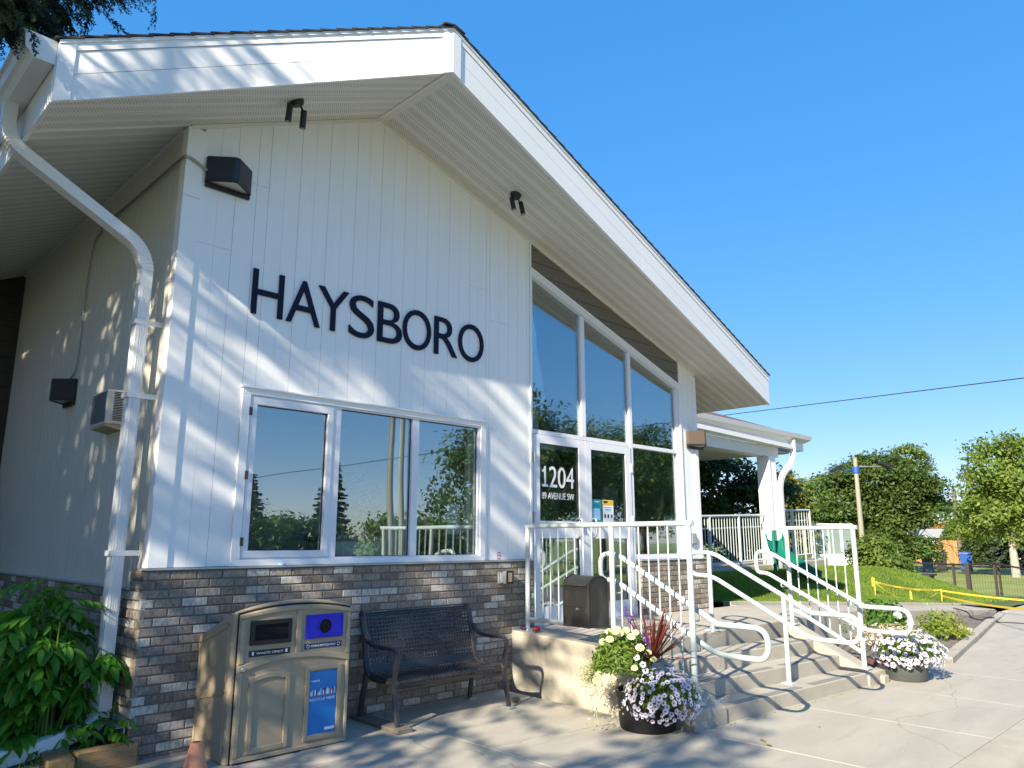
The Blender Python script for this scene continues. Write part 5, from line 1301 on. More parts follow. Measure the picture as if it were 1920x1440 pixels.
# ramp behind the lawn with its guard rail
rp = empty('access_ramp', (13,3.6,.7), 0, 'concrete access ramp under the porch behind the shaded lawn', 'ramp')
m = MB(); m.hexa([(-5.2,-.55,-1.0),(6.2,-.55,-1.0),(6.2,1.2,-1.0),(-5.2,1.2,-1.0)],[(-5.2,-.55,.16),(6.2,-.55,.40),(6.2,1.2,.40),(-5.2,1.2,.16)]); m.build('ramp_slab', MT['concrete'], rp, bevel=.02)
def fence_rail(name, label, p0, p1, z0, z1, hgt, sp, posts, mid=True, group='guard rails of the access ramp'):
    t = empty(name, (p0[0],p0[1],z0), 0, label, 'railing', group); n = Vector((p1[0]-p0[0],p1[1]-p0[1],z1-z0)); L_ = n.length
    def T(f, h): return n*f + Vector((0,0,h))
    def tb(nm, a, b, r, k=8): m = MB(); m.tube([a,b], r, k); m.build(nm, MT['rail'], t, smooth=True)
    tb('top_rail', T(0,hgt), T(1,hgt), .03); tb('bottom_rail', T(0,.12), T(1,.12), .024)
    if mid: tb('mid_rail', T(0,hgt-.28)+Vector((0,.09,0)), T(1,hgt-.28)+Vector((0,.09,0)), .02)
    for k in range(posts+1): f = k/posts; tb('post', T(f,0), T(f,hgt), .032)
    c = int(L_/sp)
    for k in range(1,c): tb('baluster', T(k/c,.12), T(k/c,hgt), .010, 5)
fence_rail('ramp_railing', 'pale ramp railing in the sun between the porch column and the hall', (12.0,3.2), (16.0,3.2), .90, 1.03, 1.2, .125, 3)
fence_rail('ramp_railing', 'short end of the ramp railing right of the porch column', (16.45,3.2), (18.6,3.2), 1.06, 1.13, 1.3, .16, 2)
fence_rail('ramp_railing', 'shaded ramp railing turning back towards the hall wall', (12.0,6.8), (12.0,3.3), 1.05, .92, 1.22, .13, 3)
# green slide
sl_ = empty('playground_slide', (0,0,0), 0, 'green plastic playground slide coming down beside the porch column onto the lawn', 'slide')
cp_ = bezier([W(1452,1012,19.2),W(1462,1040,19.0),W(1485,1058,18.6),W(1510,1076,18.2),W(1528,1083,18.0)],8); 
m = MB(); vs = []; pr = [(-.22,.14),(-.20,.01),(-.11,-.05),(.11,-.05),(.20,.01),(.22,.14),(.19,.14),(.16,.03),(.09,-.02),(-.09,-.02),(-.16,.03),(-.19,.14)]
for i, p in enumerate(cp_):
    tdir = (cp_[min(i+1,len(cp_)-1)]-cp_[max(0,i-1)]); tdir.z = 0; tdir.normalize(); sd_ = Vector((-tdir.y,tdir.x,0))
    vs += [p + sd_*a + Vector((0,0,b)) for a,b in pr]
k_ = len(pr); fs = [(i*k_+j,i*k_+(j+1)%k_,(i+1)*k_+(j+1)%k_,(i+1)*k_+j) for i in range(len(cp_)-1) for j in range(k_)] + [tuple(reversed(range(k_))), tuple((len(cp_)-1)*k_+j for j in range(k_))]
m.add(vs, fs); m.build('chute', MT['green'], sl_, smooth=True)
m = MB(); a_ = cp_[0]; m.tube([a_+Vector((.25,.1,-1.3)),a_+Vector((.25,.1,.22))], .04); m.build('post', MT['green'], sl_); m = MB(); m.tube([a_+Vector((-.25,-.1,-1.3)),a_+Vector((-.25,-.1,.22))], .04); m.build('post', MT['green'], sl_)
# rink boards with glass
rk = empty('rink_boards', W(1488,1062,36), 0, 'white rink boards topped by clear glass panes beyond the far step railing', 'rink boards')
a_ = W(1486,1060,36); b_ = W(1606,1066,38); a_.z = b_.z = .30; dv = (b_-a_); L_ = dv.length; ang = atan2(dv.y,dv.x); rk.location = a_; rk.rotation_euler = (0,0,ang)
m = MB(); m.box(0,L_,0,.12,-.6,.62); m.build('boards', MT['trim'], rk); m = MB(); m.box(0,L_,-.02,.14,.62,.72); m.build('sill', MT['gutter'], rk)
for k in range(5):
    m = MB(); m.box(L_*k/5+.03,L_*(k+1)/5-.03,.04,.06,.72,2.0); m.build('pane', MT['frost'], rk)
for k in range(6):
    m = MB(); m.box(L_*k/5-.03,L_*k/5+.03,.0,.1,.72,2.02); m.build('post', MT['gutter'], rk)
m = MB(); m.box(0,L_,.02,.08,1.99,2.05); m.build('top_bar', MT['gutter'], rk)

# ------------------------------------------------------------------ poles, wires, fence, tape
def pole(name, label, px, pyb, pyt, D, r, mat, cat):
    b = W(px, pyb, D); tz = W(px-(15 if px < 1700 else 8), pyt, D).z; t = empty(name, b, 0, label, cat)
    m = MB(); m.tube([(0,0,-1.0),(0,0,tz-b.z)], [r,r*.72], 12); m.build('shaft', MT[mat], t, smooth=True); return t, tz-b.z
pl, H = pole('floodlight_pole', 'tall pale wooden pole with two floodlights in front of the big dark tree', 1621, 1060, 858, 41, .135, 'polewood', 'pole')
m = MB(); m.lathe([(.17,H-.75),(.17,H-.45)], (0,0,0), 12); m.build('collar', MT['bluepl'], pl)
vdir = Vector((.71,-.71,0))
for s, L_, zz in ((-1,.75,H-.62),(1,1.25,H-.45)):
    m = MB(); m.tube([(0,0,zz), tuple(vdir*s*L_+Vector((0,0,zz+.02)))], .03, 6); m.build('arm', MT['bluepl'] if s < 0 else MT['galv'], pl)
    R = Matrix.Rotation(-pi/4,4,'Z'); c = vdir*s*(L_+.2)+Vector((0,0,zz+.08)); T = Matrix.Translation(c) @ R @ Matrix.Rotation(s*.5,4,'Y') 
    m = MB(); m.box(-.28,.28,-.2,.2,-.07,.07,T); m.build('floodlight', MT['blackmetal'], pl)
up_, H = pole('utility_pole', 'brown utility pole with wires behind the far bins', 1803, 1055, 917, 62, .17, 'brownpole', 'pole')
for k, zz in enumerate((H-1.5,H-2.2)):
    m = MB(); m.box(-.12,.3,-.08,.08,zz-.1,zz+.1); m.build('insulator', MT['greyplastic'], up_)
def wire(label, a, b, sag, r, mat='wire'):
    pts = [a.lerp(b, k/14)+Vector((0,0,-sag*4*(k/14)*(1-k/14))) for k in range(15)]
    m = MB(); m.tube(pts, r, 5); tag(m.build('overhead_wire', MT[mat], smooth=True), label, 'wire')
wire('thick overhead cable crossing the sky right of the gable', W(1355,779,24), W(1355,779,24)+(W(1990,700,17)-W(1355,779,24))*3.0, .0, .011)
wire('thin overhead wire left of the floodlight pole', W(1470,903,44), W(1606,876,41), .25, .015)
tp = Vector(up_.location)+Vector((0,0,H-1.5))
wire('thin wire running left from the top of the far utility pole', tp+Vector((0,0,-.6)), W(1700,985,80), .3, .02)
wire('thin wire running right from the far utility pole into the trees', tp, W(1850,955,70), .3, .02)
wire('lower wire left of the far utility pole', tp+Vector((0,0,-2.6)), W(1690,968,82), .4, .02)
# dark steel fence of the field
fc = empty('field_fence', W(1795,1106,30), 0, 'low dark steel mesh fence with brown posts at the edge of the field', 'fence')
fo = Vector(fc.location); pts = []
def fpt(px, pyb, pyt, D): 
    p = W(px, pyb, D); q = W(px, pyt, D); return p-fo, q.z-p.z
line = [fpt(1690,1100,1054,33), fpt(1792,1108,1057,30), fpt(1819,1112,1058,28.5), fpt(1870,1109,1055,30), fpt(1935,1113,1067,28), fpt(2010,1118,1068,27)]
for i, (p, h) in enumerate(line):
    m = MB(); r = .06 if i in (2,) else .035; m.box(p.x-r,p.x+r,p.y-r,p.y+r,p.z-.4,p.z+h+.02); m.build('post', MT['darkpost'], fc)
p, h = line[3]; m = MB(); m.box(p.x+.10,p.x+.16,p.y-.12,p.y-.06,p.z-.4,p.z+h+.05); m.build('post', MT['darkpost'], fc)
for (p, hp), (q, hq) in zip(line, line[1:]):
    m = MB(); m.tube([p+Vector((0,0,hp-.02)), q+Vector((0,0,hq-.02))], .028, 6); m.build('top_rail', MT['darkpost'], fc)
m = MB()
for (p, hp), (q, hq) in zip(line, line[1:]):
    n = int((q-p).length/.16)
    for k in range(n): a = p.lerp(q,k/n); hh = hp+(hq-hp)*k/n; m.tube([a+Vector((0,0,-.05)), a+Vector((0,0,hh-.03))], .0028, 3, cap=False)
    for k in range(5): f = .12+.2*k; m.tube([p+Vector((0,0,hp*f)), q+Vector((0,0,hq*f))], .0028, 3, cap=False)
m.build('wire_mesh', MT['darkpost'], fc)['kind'] = 'stuff'
# low dark bench by the bush
pb = empty('park_bench', W(1740,1100,31), radians(8), 'low dark backless bench on the grass right of the leafy bush', 'bench')
m = MB(); m.box(-.75,.75,-.2,.2,.36,.42); m.build('seat', MT['darkpost'], pb)
for x in (-.45,.45):
    m = MB(); m.box(x-.05,x+.05,-.15,.15,-.15,.36); m.build('leg', MT['darkpost'], pb)
# caution tape on thin stakes
sa, sb = hit(1642,1118,d0=9), hit(1767,1131,d0=9); sc_ = W(1960,1150,19); sc_.z = lawnz(sc_.x,sc_.y) if sc_.x < 30 else 0
for lab, s, px, py in (('thin yellow stake with a tape knot near the leafy flower bed', sa, 1640, 1084), ('thin yellow stake in the middle of the caution tape line', sb, 1764, 1104), ('thin yellow stake at the right end of the tape', sc_, 1960, 1110)):
    t = empty('tape_stake', s, 0, lab, 'stake', 'stakes of the caution tape'); D = sqrt((s.x-CAM.x)**2+(s.y-CAM.y)**2); h_ = W(px,py,D).z - s.z
    m = MB(); m.tube([(0,0,-.1),(0,0,h_)], .012, 6); m.build('rod', MT['yellow'], t)
    if lab.find('knot') > 0: m = MB(); m.hexa([(-.07,0,h_-.18),(.02,0,h_-.16),(.02,.01,h_-.02),(-.10,.01,h_-.03)],[(-.08,.03,h_-.16),(.03,.03,h_-.15),(.02,.03,h_+.03),(-.09,.03,h_+.02)]); m.build('tape_knot', MT['yellow'], t)
def tape(label, p, q, sag, w_=.075, text=0, twist=0):
    n = 28; t = empty('caution_tape', p, 0, label, 'tape', 'yellow caution tape'); vs = []; d = q-p
    for k in range(n+1):
        f = k/n; c = d*f + Vector((0,0,-sag*4*f*(1-f))); a = .25 + twist*sin(f*9)
        up = Vector((sin(a)*.5, -sin(a)*.5, cos(a))); vs += [c+up*w_/2, c-up*w_/2]
    m = MB(); m.add(vs + [Vector(v)+Vector((.001,.002,0)) for v in vs], [(2*k,2*k+1,2*k+3,2*k+2) for k in range(n)] + [(2*(n+1)+2*k+2,2*(n+1)+2*k+3,2*(n+1)+2*k+1,2*(n+1)+2*k) for k in range(n)]); m.build('band', MT['yellow'], t)
    for f0 in ([] if not text else [.08+i*.9/text for i in range(text)]):
        f1 = f0 + .55/text
        def T(x,y,z):
            f = f0 + x*(f1-f0); c = d*f + Vector((0,0,-sag*4*f*(1-f))); up = Vector((sin(.25)*.5,-sin(.25)*.5,cos(.25))); return tuple(c + up*(z-.5)*w_*.6 + Vector((-.003,-.004,0)))
        textmesh('CAUTION', 0, 1, 0, 1, .0001, 'lettering', MT['black'], t, T=T)
ta = lambda s, px, py: W(px, py, sqrt((s.x-CAM.x)**2+(s.y-CAM.y)**2))
tape('upper caution tape from the knotted stake to the middle stake', ta(sa,1641,1091), ta(sb,1764,1106), .06, .036, 3)
tape('loose sagging caution tape under the upper one', ta(sa,1641,1092), ta(sb,1764,1106), .32, .024, 0, 1.2)
tape('upper caution tape running right from the middle stake', ta(sb,1764,1107), ta(sc_,1960,1128), .03, .036, 3)
tape('lower caution tape running down to the right towards the pavement', ta(sb,1766,1117), W(1965,1146,15), .05, .038, 4)
m = MB(); sp_ = ta(sa,1706,1113)
m.hexa([sp_+Vector((0,0,-.11)),sp_+Vector((.05,-.03,-.13)),sp_+Vector((.05,-.025,-.12)),sp_+Vector((0,.005,-.10))],[sp_+Vector((.015,0,.06)),sp_+Vector((.035,-.02,.06)),sp_+Vector((.035,-.015,.06)),sp_+Vector((.015,.005,.06))]); tag(m.build('tape_end', MT['yellow']), 'yellow tape end hanging below the middle of the slack tape', 'tape')
# black hose across the walkway and kerb
m = MB(); m.tube(bezier([onz(1808,1143,.24)+Vector((0,.2,.02)),onz(1812,1147,.2),onz(1822,1157,.14),onz(1838,1162,.10),onz(1852,1158,.14),onz(1864,1158,.10),onz(1869,1166,.06),onz(1900,1168,.055),onz(1960,1172,.05)],6), .014, 6)
tag(m.build('hose', MT['wire'], smooth=True), 'thin black hose crossing the walkway, bed and far kerb', 'hose')

# ------------------------------------------------------------------ far houses, bins, boards
def onD(px, D, z=-.16): p = W(px, 1013, D); return Vector((p.x,p.y,z))
def face(o): o.rotation_euler = (0,0,atan2(o.location.y-CAM.y,o.location.x-CAM.x)-pi/2)
gh = empty('far_garage', onD(1745,72), 0, 'small pale stucco garage with a grey roof beyond the field', 'garage'); face(gh)
m = MB(); m.box(-1.1,1.6,0,5,0,2.05); m.build('wall', MT['stucco'], gh); m = MB(); m.hexa([(-2.2,-.5,2.0),(2.0,-.5,2.0),(2.0,5,2.0),(-2.2,5,2.0)],[(-1.9,1.8,2.75),(1.4,1.8,2.75),(1.4,2.6,2.75),(-1.9,2.6,2.75)]); m.build('roof', MT['roofgrey'], gh)
m = MB(); m.box(-.5,.5,-.03,0,0,1.9); m.build('door', MT['trim'], gh)
hs_ = empty('far_house', onD(1832,92), 0, 'low house with a brown roof behind the far hedge', 'house'); face(hs_)
m = MB(); m.box(-2.2,8,0,8,0,2.0); m.build('wall', MT['stucco'], hs_); m = MB(); m.hexa([(-2.6,-.5,1.9),(9,-.5,1.9),(9,8.5,1.9),(-2.6,8.5,1.9)],[(-.9,3.2,3.6),(8,3.2,3.6),(8,4.4,3.6),(-.9,4.4,3.6)]); m.build('roof', MT['roofbrown'], hs_)
h2 = empty('far_house', onD(1500,80), 0, 'pale house with a grey roof glimpsed left of the big tree', 'house'); face(h2)
m = MB(); m.box(-2.2,4,0,6,0,3.0); m.build('wall', MT['stucco'], h2); m = MB(); m.hexa([(-2.8,-.6,2.9),(4.6,-.6,2.9),(4.6,6.5,2.9),(-2.8,6.5,2.9)],[(-2,2.5,4.6),(3.6,2.5,4.6),(3.6,3.4,4.6),(-2,3.4,4.6)]); m.build('roof', MT['roofgrey'], h2)
m = MB(); m.box(.3,1.5,-.03,0,1.0,2.2); m.build('window', MT['black'], h2)
wf = empty('board_fence', onD(1752,68), 0, 'orange brown cedar board fence beside the pale garage', 'fence'); face(wf)
for k in range(26):
    m = MB(); m.box(k*.135,k*.135+.125,0,.03,0,1.75+.04*((k*7)%3)); m.build('board', MT['fencewood'], wf)
wf2 = empty('board_fence', onD(1712,66), 0, 'weathered brown board fence left of the pale garage', 'fence'); face(wf2)
for k in range(14):
    m = MB(); m.box(k*.14-.1,k*.14+.03,0,.03,0,1.25); m.build('board', MT['fencewood'], wf2)
def wheelie(label, px, D, mat):
    t = empty('wheelie_bin', onD(px,D), 0, label, 'wheelie bin', 'wheelie bins by the far lane'); face(t)
    m = MB(); m.hexa([(-.24,-.26,.08),(.24,-.26,.08),(.24,.26,.08),(-.24,.26,.08)],[(-.32,-.34,1.0),(.32,-.34,1.0),(.32,.36,1.0),(-.32,.36,1.0)]); m.build('body', MT[mat], t)
    m = MB(); m.hexa([(-.34,-.37,1.001),(.34,-.37,1.001),(.34,.4,1.001),(-.34,.4,1.001)],[(-.31,-.33,1.09),(.31,-.33,1.09),(.31,.38,1.12),(-.31,.38,1.12)]); m.build('lid', MT[mat], t)
    for x in (-.25,.25): m = MB(); m.tube([(x-.04,.28,.11),(x+.04,.28,.11)], .11, 10); m.build('wheel', MT['blackpl'], t)
wheelie('blue wheelie bin left of the pale garage beyond the field', 1735, 50, 'bluepl')
wheelie('black wheelie bin in front of the cedar fence', 1761, 54, 'blackpl')
wheelie('blue wheelie bin right beside the brown utility pole', 1807, 53, 'bluepl')
ln = MB(); a_ = onD(1650,60,-.15); b_ = onD(2100,52,-.15); nrm_ = Vector((.7,.7,0))
ln.add([a_,b_,b_+nrm_*5,a_+nrm_*5],[(0,1,2,3)]); struct(ln.build('gravel_lane', MT['path']))

# ------------------------------------------------------------------ trees and bushes behind
random.seed(21)
def T_(px, D, z=-.1): p = W(px,1013,D); return Vector((p.x,p.y,z))
def zh(py, D): return W(960,py,D).z if False else 1.6 + (W(1600,py,D).z-1.6)
V1 = Vector((.71,-.71,0))                    # to the right as seen from the camera
def ell(r, z, rr): return (tuple(V1*r+Vector((0,0,z))), rr)
tree('broad_tree', 'big dark green tree with a broad dense crown behind the floodlight pole', T_(1655,50), 7.2, [ell(-1.8,4.1,(1.8,1.8,2.0)),ell(.1,5.0,(2.0,2.0,1.7)),ell(1.9,4.2,(1.7,1.7,1.7)),ell(2.9,3.2,(1.1,1.1,1.1)),ell(-1.9,2.3,(1.5,1.5,1.3)),ell(.6,2.7,(1.5,1.5,1.3))], 'dark', .22, ncl=190, per=190, spread=.40, trunk=.24, shell=.75)
tree('broad_tree', 'lighter green tree joining the left side of the big dark tree', T_(1553,56), 6.8, [ell(0,4.2,(2.0,2.0,1.9)),ell(-1.2,2.6,(1.5,1.5,1.8)),ell(1.2,3.0,(1.7,1.7,1.9)),ell(.6,5.0,(1.1,1.1,.9))], 'mid', .22, ncl=130, per=150, spread=.38, trunk=.2)
tree('airy_tree', 'thin airy tree top rising behind the right of the big dark tree', T_(1712,68), 9.4, [ell(.2,8.0,(1.5,1.5,1.2)),ell(-1.0,7.4,(1.2,1.2,1.0)),ell(1.2,7.4,(.9,.9,.8))], 'mid', .24, ncl=90, per=40, spread=.28, trunk=.16)
conifer('blue_spruce', 'blue green spruce between the yellowing tree and the lighter tree', T_(1508,62), 6.6, 2.3, 'bluespruce', .5, 20, 9, .32, 30, .3, .16)
conifer('blue_spruce', 'small blue spruce low behind the right edge of the big tree', T_(1722,75), 5.2, 2.6, 'bluespruce', .3, 16, 9, .35, 30, .3, .16)
tree('yellowing_tree', 'narrow yellowing tree just right of the porch column', T_(1474,34), 5.0, [ell(0,3.0,(.75,.75,1.7)),ell(.3,1.6,(.7,.7,1.0))], 'yellow', .16, ncl=190, per=46, spread=.18, trunk=.08)
hb = T_(1375,25); hb.z = .6
tree('tall_hedge', 'tall dense dark hedge trees seen under the porch roof', hb, 4.6, [ell(-2.2,2.2,(1.7,1.7,2.3)),ell(-.6,1.9,(1.6,1.6,2.0)),ell(.9,1.5,(1.4,1.4,1.7)),ell(-3.8,2.3,(1.7,1.7,2.4)),ell(-.6,.4,(3.0,1.2,1.3))], 'hedge', .15, ncl=620, per=60, spread=.24, trunk=.12, cat='hedge', shell=.85)
bb = W(1655,1094,28); bb.z = -.0
tree('leafy_bush', 'round leafy green bush in front of the floodlight pole', bb, 2.0, [ell(0,.75,(.85,.85,.7)),ell(-.4,1.0,(.55,.55,.65)),ell(.55,.45,(.5,.5,.45)),ell(-.15,1.35,(.45,.45,.45))], 'mid', .15, ncl=170, per=34, spread=.16, trunk=.03, cat='bush', limbs=12)
tree('birch_tree', 'light green tree with a pale trunk at the right edge of the field', T_(1897,46), 7.3, [ell(-.2,3.6,(2.0,2.0,1.8)),ell(1.3,4.2,(1.9,1.9,2.0)),ell(-.4,5.4,(1.3,1.3,1.3)),ell(-1.2,2.4,(1.2,1.2,1.0)),ell(1.2,2.2,(1.8,1.8,1.2)),ell(.6,6.2,(.8,.8,.8))], 'light', .22, ncl=170, per=100, spread=.36, trunk=.17, bark='palebark')
tree('willow_tree', 'drooping pale willow left of the light green tree', T_(1856,66), 5.8, [ell(-.2,3.3,(1.3,1.3,2.0)),ell(.9,3.9,(1.3,1.3,1.6)),ell(-.6,1.8,(.8,.8,1.4))], 'willow', .30, ncl=260, per=48, spread=.28, trunk=.2, up=-.2)
conifer('dark_spruce', 'dark spruce behind the light green tree at the right edge', T_(1915,60), 8.6, 2.0, 'spruce', .5, 24, 9, .3, 30, .3, .18)
conifer('dark_spruce', 'small dark spruce behind the willow', T_(1822,80), 5.6, 1.7, 'spruce', .5, 18, 8, .3, 26, .3, .14)
tree('orange_tree', 'low orange and yellow tree left of the far utility pole', T_(1772,82), 3.6, [ell(0,2.0,(1.9,1.9,1.3)),ell(-1.8,1.7,(1.2,1.2,1.0))], 'orange', .28, ncl=150, per=40, spread=.28, trunk=.1)
tree('orange_tree', 'low orange tree right behind the far utility pole', T_(1822,84), 3.6, [ell(0,2.1,(1.5,1.5,1.3))], 'orange', .28, ncl=90, per=40, spread=.28, trunk=.1)
tree('green_shrub', 'upright bright green shrub beside the far utility pole', T_(1790,70), 3.2, [ell(0,1.7,(.75,.75,1.6))], 'mid', .2, ncl=110, per=40, spread=.2, trunk=.06, cat='shrub')
tree('clipped_hedge', 'dark clipped hedge under the brown roofed house', T_(1872,62), 2.2, [ell(-1.4,.9,(1.0,1.0,1.0)),ell(0,.9,(1.1,1.1,1.0)),ell(1.4,.9,(1.1,1.1,1.0)),ell(2.9,.9,(1.1,1.1,1.0))], 'hedge', .18, ncl=320, per=44, spread=.2, trunk=.05, cat='hedge', shell=.85)
tree('dark_thicket', 'dark green bushes at the foot of the big tree', T_(1606,48), 3.0, [ell(0,1.2,(1.0,1.0,1.2)),ell(1.6,1.2,(1.3,1.3,1.2)),ell(-1.7,.8,(1.0,1.0,.8)),ell(3.4,1.0,(1.2,1.2,1.0))], 'dark', .2, ncl=260, per=44, spread=.22, trunk=.05, cat='bushes')
# treeline closing the view beyond the houses
for k, (px, D, h_, lf, lab) in enumerate(((1450,95,5.0,'mid','mid green tree far behind the porch'),(1640,100,4.0,'dark','dark green tree far behind the big tree'),(1760,110,2.6,'mid','mid green tree far beyond the garage'),(1850,112,3.2,'dark','dark green tree far beyond the willow'),(1950,100,6.5,'mid','mid green tree far right beyond the field'),(2040,90,7.0,'dark','dark green tree beyond the right edge of the field'))):
    tree('distant_tree', lab, T_(px,D), h_, [ell(0,h_*.55,(2.6,2.6,h_*.42)),ell(2.4,h_*.45,(2.2,2.2,h_*.36)),ell(-2.4,h_*.45,(2.2,2.2,h_*.36))], lf, .45, ncl=110, per=36, spread=.5, trunk=.2, group='trees closing the view')

# ================================================================== planters
random.seed(5); rng = np.random.default_rng(5)
def flower_mesh(name, petal, throat, r, lobes=5, cup=.25):
    m = MB(); n = lobes*3; vs = [(0,0,-r*.25)]; inner = []; 
    for k in range(n):
        a = 2*pi*k/n; vs.append((cos(a)*r*.30, sin(a)*r*.30, -r*.02))
    for k in range(n):
        a = 2*pi*k/n; rr = r*(1 - .16*(k % 3 == 0)); vs.append((cos(a)*rr, sin(a)*rr, r*cup*(1 if k % 3 else .7)))
    fs = []; mi = []
    for k in range(n): fs.append((0,1+k,1+(k+1)%n)); mi.append(1)
    for k in range(n): fs.append((1+k,1+n+k,1+n+(k+1)%n,1+(k+1)%n)); mi.append(0)
    me = bpy.data.meshes.new(name); me.from_pydata(vs, [], fs); me.materials.append(petal); me.materials.append(throat); me.polygons.foreach_set('material_index', mi); me.update(); return me
def put(name, me, parent, loc, nrm, s=1):
    o = link(name, me, parent); o.location = loc
    o.rotation_euler = Vector(nrm).to_track_quat('Z','Y').to_euler(); o.rotation_euler.rotate_axis('Z', random.uniform(0,6)); o.scale = (s,s,s); return o
def pompon(name, petal, r, layers=4, n=9):
    m = MB()
    for l in range(layers):
        rr = r*(1-.2*l); zz = r*(.05+.22*l); tilt = .1+.3*l
        for k in range(n-l):
            a = 2*pi*k/(n-l)+l*.4; d = Vector((cos(a),sin(a),0)); s = Vector((-sin(a),cos(a),0))*rr*.38
            p1 = Vector((0,0,zz*.6)); p2 = d*rr*cos(tilt)*.7 + Vector((0,0,zz+rr*sin(tilt)*.5)); p3 = d*rr*cos(tilt) + Vector((0,0,zz+rr*sin(tilt)*.4))
            m.add([p1, p2-s, p3, p2+s], [(0,1,2,3)])
    return m.mesh(name, petal)
pet = flower_mesh('flower', PETAL, THROAT, .0215); petw = flower_mesh('flower', PETALW, THROAT, .024)
def potted(label, loc, pot, r, h):
    t = empty('planter', loc, 0, label, 'planter', 'flower planters by the steps')
    m = MB(); m.lathe([(r*.86,0),(r*.9,.02),(r*.97,h*.8),(r*1.0,h*.82),(r*1.03,h),(r*.95,h),(r*.93,h*.86),(0,h*.86)], (0,0,0), 32); m.build('pot', MT[pot], t, smooth=True)
    m = MB(); m.lathe([(r*.92,h*.87),(0,h*.90)], (0,0,0), 20); m.build('potting_soil', MT['soil'], t); return t
ld = Vector((-.80,-.60,0))                     # from the first planter towards the camera
rt = Vector((.60,-.80,0))                      # to the right as seen from the camera
P1 = potted('black pot overflowing with lavender petunias, cream marigolds and burgundy spikes beside the steps', (3.40,-2.02,gz(3.4,-2.02)), 'pot', .262, .31)
pl1 = potted
# green mounds
def mound(par, name, leaf, c, rr, n, size, shell=.6):
    d = unit(rng.normal(size=(n,3))); d[:,2] = np.abs(d[:,2])*1.1-.25; d = unit(d); rad = shell+(1-shell)*rng.random((n,1)); P = np.array(c)+d*np.array(rr)*rad
    o = quads(name, LF[leaf], *leaves_at(P, size, d, .3, .42), par); return o
cl = tuple(rt*-.20+ld*.02+Vector((0,0,.52))); mound(P1, 'marigold_foliage', 'potgreen', cl, (.27,.27,.30), 2600, .05, .5)
cs = tuple(rt*-.43+ld*.03+Vector((0,0,.42))); 
# wispy silver filler on the left: fine stems with tiny leaves
C_, A_, B_ = [], [], []
for k in range(330):
    d = Vector((random.gauss(0,1),random.gauss(0,1),random.gauss(.1,.8))).normalized(); d = (d + rt*-.9).normalized()
    p = Vector(cs)+Vector((.06,.04,0)); L_ = random.uniform(.08,.20)
    for q in range(7):
        c = p + d*L_*(q+1)/7 + Vector((0,0,-.02*(q/7)**2)); dd = Vector((random.gauss(0,1),random.gauss(0,1),random.gauss(0,1))).normalized()
        C_.append(c); A_.append(dd*.012); B_.append(dd.orthogonal().normalized()*.004)
quads('silver_filler', LF['silverleaf'], np.array(C_), np.array(A_), np.array(B_), P1)
# trailing stems over the left rim
m = MB()
for k in range(5):
    a = rt*(-.25-.03*k)+ld*random.uniform(-.1,.25)+Vector((0,0,.36)); b = a+rt*random.uniform(-.25,-.02)+ld*random.uniform(0,.1)+Vector((0,0,random.uniform(-.34,-.15)))
    m.tube(bezier([a, a.lerp(b,.5)+rt*-.05, b],6), .0025, 4, cap=False)
m.build('trailing_stems', LF['silverleaf'], P1)
C_, A_, B_ = [], [], []
for k in range(60):
    c = rt*random.uniform(-.5,-.2)+ld*random.uniform(-.05,.3)+Vector((0,0,random.uniform(.06,.4))); dd = Vector((random.gauss(0,1),random.gauss(0,1),random.gauss(0,1))).normalized(); C_.append(c); A_.append(dd*.014); B_.append(dd.orthogonal().normalized()*.012)
quads('trailing_leaves', LF['silverleaf'], np.array(C_), np.array(A_), np.array(B_), P1)
# petunia cushion on the right and front
def cushion(par, c, rr, nleaf, nfl, meshes, nmin=-.55, seedless=0, minsep=.036, name='petunia_foliage', s=(.85,1.15), bias=None):
    mound(par, name, 'potgreen', c, tuple(q*.95 for q in rr), nleaf, .036, .6)
    used = []; tries = 0
    while len(used) < nfl and tries < nfl*40:
        tries += 1; d = Vector((random.gauss(0,1),random.gauss(0,1),random.gauss(0,1))).normalized()
        if d.z < nmin or (bias is not None and d.dot(bias) < -.25): continue
        p = Vector(c)+Vector((d.x*rr[0],d.y*rr[1],d.z*rr[2]))*random.uniform(.93,1.06)
        if any((p-u).length < minsep for u in used): continue
        used.append(p); put('flower', random.choice(meshes), par, p, d+Vector((random.gauss(0,.25),random.gauss(0,.25),.15+random.gauss(0,.2))), random.uniform(*s))
cushion(P1, tuple(rt*.12+ld*.10+Vector((0,0,.275))), (.32,.32,.22), 2600, 235, [pet,pet,petw], -.75, minsep=.031, bias=ld, s=(.7,1.2))
# cream pompons
pm = pompon('marigold', CREAM, .037)
for rx, lx, z in ((-.30,.16,.73),(-.22,.16,.78),(-.16,.10,.80),(-.36,.10,.70),(-.12,.20,.76),(-.05,.26,.68),(.02,.22,.64),(-.10,.27,.52),(.06,.20,.58),(-.40,.12,.44),(-.42,.18,.40),(-.25,.22,.80),(-.08,.08,.78),(-.31,-.1,.76)):
    put('marigold', pm, P1, rt*rx+ld*lx+Vector((0,0,z)), (ld*.7+Vector((0,0,.8))), random.uniform(.8,1.15))
for rx, lx, z in ((-.08,.24,.60),(-.03,.27,.55),(-.01,.25,.50)): put('flower', petw, P1, rt*rx+ld*lx+Vector((0,0,z)), ld+Vector((0,0,.4)), 1.15)
